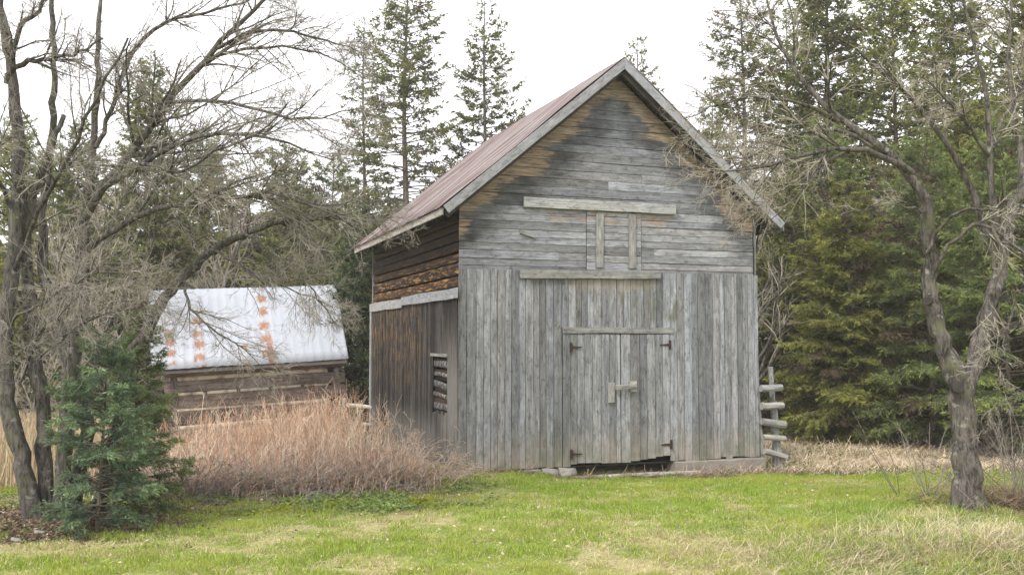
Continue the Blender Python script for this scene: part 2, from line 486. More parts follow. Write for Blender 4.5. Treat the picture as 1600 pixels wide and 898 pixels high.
# gable: horizontal boards, cut along the roof, with the hatch opening
b = Boards(); z = 3.36
HX0, HX1, HZ0, HZ1 = 2.39, 3.51, 3.47, 4.52
while z < 7.05:
    h = random.choice((.15, .165, .18, .2)) * (0.8 if z < 4.5 else 1.05)
    z1 = min(z + h, 7.08)

    def xr(zz): return (max(-.012, PKX - (PKZ - .01 - zz) / SL), min(W - .04, PKX + (PKZ - .01 - zz) / SL))
    l0, r0 = xr(z + .003); l1, r1 = xr(z1 - .003)
    cuts = sorted(random.uniform(.6, 5.4) for _ in range(random.choice((1, 1, 2))))
    if z < HZ1 and z1 > HZ0: cuts = sorted(cuts + [HX0, HX1])
    segs = []; prev = None
    pts = [None] + cuts + [None]
    for i in range(len(pts) - 1):
        a, c_ = pts[i], pts[i + 1]
        a0, a1 = (l0, l1) if a is None else (a + .002, a + .002)
        c0, c1 = (r0, r1) if c_ is None else (c_ - .002, c_ - .002)
        a0 = max(a0, l0); a1 = max(a1, l1); c0 = min(c0, r0); c1 = min(c1, r1)
        if c0 - a0 < .05 and c1 - a1 < .05: continue
        if c1 <= a1: c1 = a1 + .001
        mid = (a0 + c0) / 2
        if z < HZ1 and z1 > HZ0 and HX0 < mid < HX1: continue
        jj = random.uniform(-.005, .005); yy = random.uniform(-.005, .005) - .004; k = random.uniform(-.004, .004)
        b.quad_prism([(a0, yy, z + .003 + jj * .3), (c0, yy, z + .003 + k * .4), (c1, yy + .004, z1 - .004 + k), (a1, yy + .004, z1 - .004 + jj)],
                     (0, -1, 0), .022, (1, 0, 0))
    z = z1
b.build('gable_wall', M['gable'], barn)['label'] = 'grey horizontal gable boards, orange and black stained under the roof'

# hatch
b = Boards(); z = 3.45
while z < 4.5:
    h = random.choice((.13, .15, .17)); h = min(h, 4.53 - z)
    b.board((2.40, -.012 + random.uniform(-.003, .003), z + .004), X, Z, -Yv, 1.10, h - .009, .02, 5, .002); z += h
hatch = b.build('hatch', M['gable'], barn)
for x0, z0, z1, ti in ((2.57, 3.50, 4.50, .012), (3.24, 3.50, 4.50, -.004)):
    b = Boards(); b.board((x0, -.046, z0), Vector((ti, 0, 1)).normalized(), X, -Yv, z1 - z0, .145, .033, 5, .003)
    b.build('batten', M['grey'], hatch, bevel=.004)
b = Boards(); b.board((1.16, -.075, 4.53), Vector((1, 0, .002)).normalized(), Z, -Yv, 3.05, .18, .06, 10, .005)
b.build('hatch_rail', M['grey'], barn, bevel=.006)['label'] = 'long grey slanting timber above the hatch'
b = Boards(); b.board((1.08, -.11, 3.265), Vector((1, 0, .018)).normalized(), Z, -Yv, 2.78, .15, .06, 10, .005)
b.build('ledge_board', M['grey'], barn, bevel=.006)['label'] = 'long grey timber below the hatch'
b = Boards(); b.board((1.1, -.03, 4.07), Vector((1, 0, -.28)).normalized(), Z, -Yv, .30, .055, .02, 3, .006)
b.build('patch_board', M['grey'], barn)

# door frame
b = Boards(); b.board((1.90, -.085, 2.31), X, Z, -Yv, 2.25, .105, .055, 8, .004)
b.build('lintel', M['grey'], barn, bevel=.005)
for x0, x1, zb in ((1.90, 2.043, -.05), (4.06, 4.145, -.03)):
    b = Boards(); b.board((x0, -.06, zb), Z, X, -Yv, 2.355, x1 - x0, .035, 8, .003); b.build('jamb', M['front'], barn)


def hinge(x, z, sgn, door):
    b = Boards()
    # strap: tapering triangle-like bar, and the vertical leaf on the jamb
    b.quad_prism([(x, -.088, z - .022), (x + sgn * .19, -.088, z - .009), (x + sgn * .19, -.088, z + .009), (x, -.088, z + .022)] if sgn > 0 else
                 [(x + sgn * .19, -.088, z - .009), (x, -.088, z - .022), (x, -.088, z + .022), (x + sgn * .19, -.088, z + .009)], (0, -1, 0), .012, (1, 0, 0))
    x0 = x - .04 if sgn > 0 else x
    b.board((x0, -.092, z - .085), Z, X, -Yv, .17, .04, .026)
    b.log((x, -.094, z - .06), (x, -.094, z + .06), .011, 8, 0, 1, 0)
    b.build('hinge', M['iron'], door)


def leaf(x0, x1, zl, zr_, hxs, sgn):
    b = Boards(); x = x0
    ws = []
    while x < x1 - .02:
        w = min(random.choice((.13, .15, .17, .19)), x1 - x)
        if x1 - x - w < .06: w = x1 - x
        zb = zl + (zr_ - zl) * ((x - x0) / (x1 - x0)) + random.uniform(-.01, .01)
        b.board((x + .004, -.068 + random.uniform(-.005, .005), zb), Z, X, -Yv, 2.295 - zb, w - .008, .026, 7, .0015, warp=.003)
        x += w
    # ledges on the inside
    for zz in (.35, 1.85):
        b.board((x0 + .04, -.04, zz), X, Z, -Yv, x1 - x0 - .08, .15, .025, 1)
    dr = b.build('door', M['front'], barn)
    for (hx, hz) in hxs: hinge(hx, hz, sgn, dr)
    return dr


dl = leaf(2.045, 3.03, .0, -.02, [(2.07, 2.06), (2.07, .17)], 1)
dl['label'] = 'left door leaf with the wooden latch block'
dr = leaf(3.045, 4.05, -.02, .09, [(4.03, 2.10), (4.04, .27)], -1)
dr['label'] = 'right door leaf sagging at its hinge side'
b = Boards(); b.board((2.77, -.11, 1.06), Z, X, -Yv, .36, .13, .035, 3, .004); b.build('latch_block', M['grey'], dl, bevel=.006)
b = Boards(); b.board((2.90, -.155, 1.29), Vector((1, 0, .06)).normalized(), Z, -Yv, .42, .085, .04, 3, .005)
b.board((3.20, -.115, 1.25), X, Z, -Yv, .14, .19, .04, 2, .005)
b.build('latch_bar', M['grey'], dr, bevel=.006)

# sill and foundation
b = Boards(); b.log((1.7, -.12, -.26), (4.6, -.16, -.30), .07, 8, .7, 8, .012); b.build('sill_beam', M['rail'], barn)
b = Boards()
b.board((4.12, -.13, -.55), X, Z, -Yv, 1.97, .50, .35, 8, .006)
b.board((W - .05, .0 + .22, -.55), Yv, Z, X, D - .2, .48, .2, 8, .006)
b.build('foundation', M['conc'], barn, bevel=.02)['label'] = 'concrete footing at the right corner'
b = Boards(); x = -.0
while x < 1.95:
    w = random.uniform(.22, .4); b.log((x, -.02, -.16 + random.uniform(-.02, .02)), (x + w - .02, -.02, -.16), .10, 8, .5, 3, .01, taper=.1); x += w
b.log((1.80, -.16, -.20), (2.0, -.16, -.2), .07, 8, .5, 3, .02)
b.build('foundation_stones', M['stone'], barn, smooth=True)

# left side: hewn logs full height, dark vertical boards over the lower part
b = Boards(); z = -.15
random.seed(21)
while z < 4.42:
    h = random.uniform(.20, .27) if z < 3.4 else random.uniform(.12, .2); h = min(h, 4.50 - z)
    b.log((.10, .03, z + h / 2), (.10, D, z + h / 2 + random.uniform(-.01, .01)), .10, 12, .75, 18, .010, ry=h / 2 - .012)
    z += h
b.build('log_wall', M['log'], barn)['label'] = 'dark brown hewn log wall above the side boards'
b = Boards(); z = .78
for k in range(7):
    b.log((-.002, .55, z), (-.002, 1.75, z + .03), .024, 8, .2, 14, .016, ry=.04 + .02 * (k % 2)); z += .19
b.build('chinking', M['chink'], barn)['label'] = 'crumbling pale chinking between logs in the side opening'
b = Boards(); y = .0
while y < D - .02:
    w = random.uniform(.11, .17); w = min(w, D - y); ym = y + w / 2
    top = 2.93
    lo = -.25
    spans = [(lo, top)]
    if .66 < ym < 1.52: spans = [(lo, .88 + random.uniform(-.05, .03)), (1.91, top)]
    elif 5.45 < ym < 5.95: spans = [(lo, .25), (.72 + random.uniform(-.06, .06), top)]
    for z0, z1 in spans:
        # seen from -x: along z, across -y
        b.board((-.045 + random.uniform(-.004, .004), y + w - .003, z0), Z, -Yv, -X, z1 - z0, w - .006, .022, 6, .002, warp=.004)
    y += w
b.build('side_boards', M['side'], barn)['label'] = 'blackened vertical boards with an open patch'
b = Boards()
b.board((-.075, 1.62, 1.89), -Yv, Z, -X, 1.05, .05, .03, 2, .003)
b.build('opening_header', M['grey'], barn)
b = Boards()
b.board((-.085, 3.9, 2.90), -Yv, Z, -X, 3.98, .185, .03, 6, .008, warp=.006)
b.board((-.083, 7.15, 2.86), -Yv, Z, -X, 3.24, .19, .028, 6, .008, warp=.006)
b.build('trim_board', M['pale'], barn, bevel=.004)['label'] = 'pale grey horizontal trim on the side wall'
b = Boards()
b.board((-.075, D + .03, -.25), Z, -Yv, -X, 3.1, .12, .028, 6, .004)
b.build('corner_post', M['grey'], barn)

# right side and rear
b = Boards(); y = .0
while y < D:
    w = random.uniform(.12, .17); b.board((W + .03, y, -.03), Z, Yv, X, 4.6, w - .005, .024, 3, .002); y += w
b.build('side_wall', M['front'], barn)['label'] = 'right side wall of grey vertical boards'
b = Boards(); x = -.02
while x < W:
    w = random.uniform(.12, .17); b.board((x + w, D + .03, -.05), Z, -X, Yv, roofz(x + w / 2) + .06, w - .002, .024, 3, .002); x += w
b.build('rear_wall', M['front'], barn)['label'] = 'rear wall of grey vertical boards'
b = Boards()
for k in range(20): b.board((.15, .05 + k * .35, -.05), X, Yv, Z, W - .3, .34, .03, 1)
b.build('floor', M['deck'], barn)


# roof
def corr_sheet(name, x0, z0, x1, z1, y0, y1, pitch, amp, mat, parent, ulen=1.0, sub=4):
    n = int((y1 - y0) / pitch * sub) + 1; ys = np.linspace(y0, y1, n)
    dx, dz = x1 - x0, z1 - z0; L = math.hypot(dx, dz); nx, nz = -dz / L, dx / L
    if nz < 0: nx, nz = -nx, -nz
    m = 9; V = []; UV = []
    ph = (ys - y0) / pitch * 2 * PI
    prof = amp * np.clip(np.cos(ph) * 1.6, -.6, 1)
    rr = np.random.default_rng(5)
    for j in range(m):
        t = j / (m - 1)
        sag = .012 * np.sin(ys * 1.7 + j) * (1 if 0 < j < m - 1 else .4)
        hh = prof + sag
        px = x0 + dx * t + nx * hh; pz = z0 + dz * t + nz * hh
        if j == m - 1: px = px + dx / L * (.015 * (vnoise(ys * 1.2, ys * 0) - .5))
        V.append(np.stack([px, ys, pz], 1)); UV.append(np.stack([ys * 0 + (ys - y0), ys * 0 + (L * t if ulen is None else t * ulen)], 1))
    V = np.concatenate(V); UV = np.concatenate(UV)
    Fc = np.array([(j * n + i, j * n + i + 1, (j + 1) * n + i + 1, (j + 1) * n + i) for j in range(m - 1) for i in range(n - 1)])
    me = np_mesh(name, V, Fc, mat)
    ul = me.uv_layers.new(name='UVMap'); ul.data.foreach_set('uv', UV[Fc.ravel()].astype(np.float32).ravel())
    o = link(name, me, parent)
    s = o.modifiers.new('s', 'SOLIDIFY'); s.thickness = .003
    return o


# deck boards under the metal are the roof's own mesh; the metal, ridge, rake boards and fascias hang on it
b = Boards()
for side in (-1, 1):
    s0 = 0.0
    dirv = Vector((side * 1, 0, -SL)).normalized(); nrm = Vector((side * SL, 0, 1)).normalized()
    while s0 < 4.38:
        w = .2; p = Vector((PKX, -.36, PKZ + .12)) + dirv * s0
        b.board(tuple(p), Yv, dirv, nrm, 7.68, w - .012, .025, 2)
        s0 += w
roof = b.build('roof', M['deck'], barn)
EX = 3.41
zt = PKZ + .215
corr_sheet('roofing_sheet', PKX, zt, PKX - EX - .05, zt - SL * (EX + .05), -.38, 7.34, .17, .012, M['redroof'], roof, None)
corr_sheet('roofing_sheet', PKX, zt, PKX + EX + .05, zt - SL * (EX + .05), -.38, 7.34, .17, .012, M['redroof'], roof, None)
for side, yy, nv in ((-1, -.36, -Yv), (1, -.36, -Yv), (-1, 7.33, Yv), (1, 7.33, Yv)):
    b = Boards()
    xa, xb = (PKX, PKX + side * EX)
    za, zb = PKZ + .195, PKZ + .195 - SL * EX
    h = .20
    y0 = yy + (-.03 if nv.y < 0 else .03)
    q = [(xb - side * .10, y0, zb - h + .084), (xa, y0, za - h), (xa, y0, za), (xb, y0, zb)]
    if side > 0: q = [q[1], q[0], q[3], q[2]]
    if nv.y > 0: q = [q[1], q[0], q[3], q[2]]
    b.quad_prism(q, tuple(nv), .03, tuple(Vector((side, 0, -SL)).normalized()))
    b.build('rake_board', M['rake'], roof, bevel=.004)
for side in (-1, 1):
    b = Boards(); xe = PKX + side * (EX - .0)
    if side < 0: b.board((xe - .012, 7.33, PKZ - SL * EX + .05), -Yv, Z, -X, 7.66, .12, .03, 8, .006)
    else: b.board((xe + .012, -.33, PKZ - SL * EX + .05), Yv, Z, X, 7.66, .12, .03, 8, .006)
    b.build('fascia', M['rail'], roof)
# rafters tails visible under the overhang
for side in (-1,1):
    b = Boards()
    for k in range(12):
        y = -.28 + k * .66
        dv = Vector((side, 0, -SL)).normalized()
        b.board((PKX, y, PKZ + .08), dv, Yv, Vector((side * SL, 0, 1)).normalized(), 4.4, .06, .12, 1)
    b.build('rafters', M['deck'], roof)

# ================================================================== LOG SHED
SA = math.radians(20.0)
shed = empty('log_shed', (-4.13, 25.0, -.5), 'low sagging log shed with a pale rust-streaked metal roof behind the dry stalks', 'shed', rz=0)
shed.rotation_euler = (0, math.radians(-3.0), SA)
# local frame: x from right end (0) to the left (negative), y back, z up; front wall at y = .25
EZ = 2.22
SLN, RUN, RISE = 4.8, 1.5, 1.98
b = Boards(); random.seed(5)
z = .0; courses = []
while z < EZ - .12:
    h = random.choice((.27, .30, .34)); courses.append((z, h)); z += h + random.uniform(.05, .09)
for z0, h in courses:
    b.log((-SLN + .3, .42, z0 + h / 2), (-.05, .42, z0 + h / 2 + random.uniform(-.02, .02)), .09, 12, .8, 12, .012, ry=h / 2)
    b.log((-.28, .3, z0 + h / 2 + .1), (-.28, 2.9, z0 + h / 2 + .1), .085, 12, .8, 8, .012, ry=h / 2 - .02)
    b.log((-SLN + .5, .3, z0 + h / 2 + .1), (-SLN + .5, 2.9, z0 + h / 2 + .1), .085, 12, .8, 8, .012, ry=h / 2 - .02)
    b.log((-SLN + .3, 2.8, z0 + h / 2), (-.05, 2.8, z0 + h / 2), .09, 12, .8, 8, .012, ry=h / 2)
b.build('log_wall', M['shedlog'], shed)
b = Boards()
for i, (z0, h) in enumerate(courses[:-1]):
    g = courses[i + 1][0] - z0 - h
    zc = z0 + h + g / 2
    b.log((-SLN + .5, .385, zc), (-.5, .385, zc), .05, 8, .3, 10, .012, ry=g / 2 + .02)
b.build('chinking', M['mortar'], shed)
for k, x in enumerate((-.4, -1.2, -2.0, -2.8, -3.6)):
    b = Boards(); b.board((x, .325, 1.50), X, Z, -Yv, .09, .10, .08, 1); b.build('peg', M['shedlog'], shed)
b = Boards()
b.log((-SLN + .05, .30, EZ - .10), (.02, .30, EZ - .06), .07, 8, .5, 8, .012); b.build('eave_beam', M['shedlog'], shed)
# gable ends
for xx, nv in ((-.22, X), (-SLN + .42, -X)):
    b = Boards()
    y = .35
    while y < 2.9:
        w = .17; zt2 = EZ + .0 + (RISE) * (1 - abs(y + w / 2 - RUN) / RUN) - .08
        if zt2 > EZ - .1: b.board((xx, y if nv is X else y + w, EZ - .2), Z, Yv if nv is X else -Yv, nv, zt2 - EZ + .2, w - .01, .02, 1)
        y += w
    b.build('gable_end', M['shedlog'], shed)


def shed_sheet(name, y0, z0, y1, z1):
    pitch, amp, sub = .225, .011, 5
    n = int(SLN / pitch * sub) + 1; xs = np.linspace(0, -SLN, n); m = 9
    dy, dz = y1 - y0, z1 - z0; L = math.hypot(dy, dz); ny, nz = -dz / L, dy / L
    if nz < 0: ny, nz = -ny, -nz
    V, UV = [], []
    prof = amp * (np.cos(xs / pitch * 2 * PI) > .72)
    for j in range(m):
        t_ = j / (m - 1); hh = prof + .01 * np.sin(xs * 1.3 + j * .8)
        e = 0.0
        if j == m - 1: e = .03 * (vnoise(np.floor(xs / .9) * 3.3, xs * 0) - .5)
        V.append(np.stack([xs, y0 + dy * t_ + ny * hh + e * dy / L, z0 + dz * t_ + nz * hh + e * dz / L], 1))
        UV.append(np.stack([-xs, xs * 0 + t_], 1))
    V = np.concatenate(V); UV = np.concatenate(UV)
    Fc = np.array([(j * n + i, (j + 1) * n + i, (j + 1) * n + i + 1, j * n + i + 1) for j in range(m - 1) for i in range(n - 1)])
    me = np_mesh(name, V, Fc, M['galv']); ul = me.uv_layers.new(name='UVMap')
    ul.data.foreach_set('uv', UV[Fc.ravel()].astype(np.float32).ravel())
    return me


b = Boards()
for sg in (-1, 1):
    dv = Vector((0, sg * RUN, -RISE)).normalized(); nv = Vector((0, sg * RISE, RUN)).normalized()
    s0 = 0
    while s0 < 2.45:
        b.board((-.05 if sg < 0 else -SLN + .05, RUN, EZ + RISE - .045) if False else tuple(Vector((-SLN + .05, RUN, EZ + RISE - .05)) + dv * s0), X, dv, nv, SLN - .1, .18, .022, 1); s0 += .2
sroof = b.build('roof', M['deck'], shed)
for nm, a in (('f', (RUN, EZ + RISE, -.02, EZ - .02)), ('b', (RUN, EZ + RISE, 2 * RUN + .02, EZ - .02))):
    o = link('roofing_sheet', shed_sheet('roofing_sheet', *a), sroof); s = o.modifiers.new('s', 'SOLIDIFY'); s.thickness = .003

# ================================================================== FENCES
def barnpt(x, y, z=0.0):
    c, s = math.cos(BA), math.sin(BA)
    return (-.9 + c * x - s * y, 16.5 + s * x + c * y, z)


rf = empty('rail_fence', barnpt(6.2, -.1, -.25), 'stack of five short grey split rails between posts at the right barn corner', 'fence', rz=BA)
random.seed(9)
for (z, x0, x1, dz, r, c_) in ((1.53, -.20, .24, -.02, .068, 0), (1.19, -.21, .27, -.03, .072, 0), (.87, -.20, .30, -.04, .068, 0), (.56, -.17, .30, 0, .058, 0), (.33, -.15, .32, -.16, .065, 0)):
    b = Boards(); b.log((x0, -.02, z), (x1, -.05, z + dz), r, 9, .25, 9, .016, taper=random.uniform(-.1, .2)); b.build('rail', M['grey'], rf)
for (x, y, h, r) in ((.17, .12, 1.92, .055), (-.13, .16, 1.75, .045), (.23, .10, 1.25, .065)):
    b = Boards(); b.log((x, y, -.3), (x - .03, y, h), r, 9, .4, 8, .02, taper=.15); b.build('post', M['grey'], rf)

p = at(546, 640, 23.5)
lf = empty('pole_fence', (p[0], p[1], float(gz(p[0], p[1]))), 'pale fence rail and post between the log shed and the barn', 'fence')
b = Boards(); b.log((-.1, 0, -.2), (-.12, 0, 1.18), .06, 9, .3, 6, .02, taper=.15); b.build('post', M['rail'], lf, smooth=True)
b = Boards(); b.log((-.05, -.05, 1.0), (.75, -.5, .97), .055, 10, 0, 6, .01, taper=.2); b.build('rail', M['rail'], lf, smooth=True)
b = Boards(); b.log((.0, -.05, .6), (.75, -.5, .55), .05, 10, 0, 6, .01, taper=.2); b.build('rail', M['rail'], lf, smooth=True)

# ================================================================== TUBES AND GROWTH (vectorised)
def norm(v): return v / np.maximum(np.linalg.norm(v, axis=-1, keepdims=True), 1e-9)


def tube_mesh(name, batches, mat, closed=True):
    """batches: list of (pts (N,n,3), rad (N,n), sides)"""
    Vs, Fs, off = [], [], 0
    for pts, rad, k in batches:
        N, n, _ = pts.shape
        if N == 0: continue
        T = norm(np.gradient(pts, axis=1)); mt = norm(T.mean(axis=1))
        ref = np.where(np.abs(mt[:, 2:3]) > .8, np.array([[1., 0, 0]]), np.array([[0, 0, 1.]]))
        A = norm(np.cross(T, ref[:, None, :])); B = np.cross(T, A)
        th = np.arange(k) / k * 2 * PI
        ring = A[:, :, None, :] * np.cos(th)[None, None, :, None] + B[:, :, None, :] * np.sin(th)[None, None, :, None]
        rr_ = rad[:, :, None] * np.ones(k)
        if k >= 12:
            sl_ = np.concatenate([[0], np.cumsum(np.linalg.norm(np.diff(pts[0], axis=0), axis=1))])
            cyc = np.stack([np.cos(th), np.sin(th)], 1) * 1.6
            lob = vnoise(cyc[None, :, 0] + 20 + off % 7, cyc[None, :, 1] + sl_[:, None] * .8 + 9) - .5
            low = np.exp(-sl_ / .35)[:, None] * np.cos(th * 4 + 1.3)[None, :] * .22
            rr_ = rr_ * (1 + .15 * lob + low * .8)[None]
        V = pts[:, :, None, :] + ring * rr_[..., None]
        Vs.append(V.reshape(-1, 3))
        base = (np.arange(N) * n * k)[:, None, None]
        i = (np.arange(n - 1) * k)[None, :, None]; j = np.arange(k)[None, None, :]; j2 = (j + 1) % k
        f = np.stack([base + i + j, base + i + j2, base + i + k + j2, base + i + k + j], -1).reshape(-1, 4) + off
        Fs.append(f); off += N * n * k
    return np_mesh(name, np.concatenate(Vs), np.concatenate(Fs), mat, smooth=True)


def growlvl(rng, P, Dv, L, R, n, wig, bias, tip=.35):
    N = len(P); pts = np.zeros((N, n + 1, 3)); pts[:, 0] = P; d = norm(Dv)
    bias = np.asarray(bias, float)
    for i in range(n):
        d = norm(d + rng.normal(0, wig, (N, 3)) + bias)
        pts[:, i + 1] = pts[:, i] + d * (L / n)[:, None]
    rad = R[:, None] * np.linspace(1, tip, n + 1)[None, :]
    return pts, rad


def spawn(rng, pts, rad, L, k, t0, t1, amin, amax, lmin, lmax, rs=.6, up=0.0, taperL=.5):
    N, n, _ = pts.shape
    idx = np.repeat(np.arange(N), k); t = rng.uniform(t0, t1, len(idx)) * (n - 1)
    i0 = np.minimum(t.astype(int), n - 2); f = (t - i0)[:, None]
    P = pts[idx, i0] * (1 - f) + pts[idx, i0 + 1] * f
    T = norm(pts[idx, i0 + 1] - pts[idx, i0])
    r = rad[idx, i0] * (1 - f[:, 0]) + rad[idx, i0 + 1] * f[:, 0]
    v = rng.normal(0, 1, (len(idx), 3)); v[:, 2] += up; v = norm(v - T * (v * T).sum(-1, keepdims=True))
    a = rng.uniform(amin, amax, len(idx))[:, None]
    Dn = T * np.cos(a) + v * np.sin(a)
    Ln = L[idx] * rng.uniform(lmin, lmax, len(idx)) * (1 - taperL * t / (n - 1))
    return P, Dn, Ln, np.minimum(r * rs, Ln * .02 + .002)


def limb_from_px(path, n=14, smooth=True):
    """path: list of (px, py, Y, radius)"""
    P = np.array([at(a, b_, Y) for a, b_, Y, r in path]); R = np.array([r for *_, r in path])
    d = np.concatenate([[0], np.cumsum(np.linalg.norm(np.diff(P, axis=0), axis=1))])
    s = np.linspace(0, d[-1], n)
    # catmull style smoothing by cubic interpolation on a denser line
    pts = np.stack([np.interp(s, d, P[:, i]) for i in range(3)], 1)
    for _ in range(2): pts[1:-1] = pts[1:-1] * .5 + (pts[:-2] + pts[2:]) * .25
    rr = np.random.default_rng(abs(int(P[0, 0] * 977 + P[-1, 2] * 313)))
    pts[1:-1] += rr.normal(0, .015, pts[1:-1].shape)
    return pts, np.interp(s, d, R), d[-1]


def bare_tree(name, label, cat, base, trunks, limbs, rng, k1=9, k2=6, k3=5, k4=3, l1=(.35, .7), droop=-.02, barkm='bark', twigm='twig', group=None, tmin=.15, wob=.10, rmin=.0028, upb=.3, sparse=(), ks=4, tscale=1.0, lscale=1.0):
    """trunks / limbs: px paths.  trunk, limbs and twigs become parts"""
    root = empty(name, base, label, cat, group)
    loc = np.array(base)
    tb = []
    for path in trunks:
        p_, r_, _ = limb_from_px(path, 40); r_ = r_ * tscale
        r_ = r_ * (1 + .06 * np.sin(np.arange(40) * 1.1))
        tb.append(((p_ - loc)[None], r_[None], 20))
    link('trunk', tube_mesh('trunk', tb, M[barkm]), root)
    LP, LR, LL = [], [], []
    for path in limbs:
        p_, r_, L_ = limb_from_px(path, 14); r_ = r_ * lscale; LP.append(p_ - loc); LR.append(r_); LL.append(L_)
    pts0, rad0, L0 = np.array(LP), np.array(LR), np.array(LL)
    big = [(pts0, rad0, 8)]; small = []
    sp_ = np.array([i in sparse for i in range(len(pts0))])
    A_ = spawn(rng, pts0[~sp_], rad0[~sp_], np.minimum(L0, 3.6)[~sp_], k1, tmin, 1.0, .35, 1.05, *l1, rs=.48, up=upb)
    if sp_.any():
        B_ = spawn(rng, pts0[sp_], rad0[sp_], np.minimum(L0, 2.2)[sp_], ks, .4, 1.0, .35, 1.05, *l1, rs=.62, up=0)
        A_ = [np.concatenate([p_, q_]) for p_, q_ in zip(A_, B_)]
    P, Dn, L, R = A_
    pts1, rad1 = growlvl(rng, P, Dn, L, R, 8, wob, (0, 0, droop)); big.append((pts1, rad1, 5))
    P, Dn, L, R = spawn(rng, pts1, rad1, L, k2, .12, 1.0, .35, 1.0, .35, .7, rs=.65, up=upb * .7)
    pts2, rad2 = growlvl(rng, P, Dn, L, np.maximum(R, rmin * 1.3), 6, wob * 1.2, (0, 0, droop)); small.append((pts2, rad2, 4))
    P, Dn, L, R = spawn(rng, pts2, rad2, L, k3, .1, 1.0, .35, 1.0, .35, .75, rs=.7, up=.0)
    pts3, rad3 = growlvl(rng, P, Dn, np.maximum(L, .1), np.maximum(R, rmin), 4, wob * 1.3, (0, 0, droop), .6); small.append((pts3, rad3, 3))
    P, Dn, L, R = spawn(rng, pts3, rad3, L, k4, .2, 1.0, .5, 1.3, .4, .8, rs=.8)
    pts4, rad4 = growlvl(rng, P, Dn, np.maximum(L, .05), np.maximum(R * 0 + rmin * .8, rmin * .8), 2, wob, (0, 0, droop), .7); small.append((pts4, rad4, 3))
    link('limbs', tube_mesh('limbs', big, M[barkm]), root)
    link('twigs', tube_mesh('twigs', small, M[twigm]), root)
    return root


def shoot_shrub(name, label, cat, base, rng, n, h, spread, twigm='twig', group=None, k=5, k2=4, lean=(0, 0), wob=.12, rad=.008, droop=0.0, rmin=.0025, clump=.35):
    a = rng.uniform(0, 2 * PI, n); q = rng.uniform(0, 1, n) ** .5
    P = np.stack([np.cos(a) * q * spread * clump, np.sin(a) * q * spread * clump, np.full(n, -.05)], 1)
    Dn = np.stack([np.cos(a) * q * spread / h + lean[0], np.sin(a) * q * spread / h + lean[1], np.ones(n)], 1)
    L = h * rng.uniform(.6, 1.1, n)
    p1, r1 = growlvl(rng, P, Dn, L, np.full(n, rad), 8, wob, (0, 0, droop), .4)
    P, Dn, L2, R = spawn(rng, p1, r1, L, k, .2, 1, .4, 1.0, .2, .5, up=.4)
    p2, r2 = growlvl(rng, P, Dn, L2, np.maximum(R, rmin), 5, wob * 1.3, (0, 0, droop), .6)
    P, Dn, L3, R = spawn(rng, p2, r2, L2, k2, .2, 1, .4, 1.1, .3, .7, up=.2)
    p3, r3 = growlvl(rng, P, Dn, L3, np.maximum(R, rmin), 3, wob * 1.3, (0, 0, droop), .7)
    root = link(name, tube_mesh(name, [(p1, r1, 5), (p2, r2, 3), (p3, r3, 3)], M[twigm]))
    root.location = base
    return tag(root, label, cat, group)


# ================================================================== CONIFERS
def cards(P, Dn, L, Wd, rng, twist=None):
    """rhombic needle sprays"""
    N = len(P); v = rng.normal(0, 1, (N, 3)); v[:, 2] *= .35
    S = norm(np.cross(Dn, np.cross(v, Dn))); S = norm(S - Dn * (S * Dn).sum(-1, keepdims=True))
    a = P; c = P + Dn * L[:, None]; m = P + Dn * (L * .45)[:, None]
    V = np.stack([a, m + S * (Wd / 2)[:, None], c, m - S * (Wd / 2)[:, None]], 1).reshape(-1, 3)
    return V, np.arange(N * 4).reshape(N, 4)


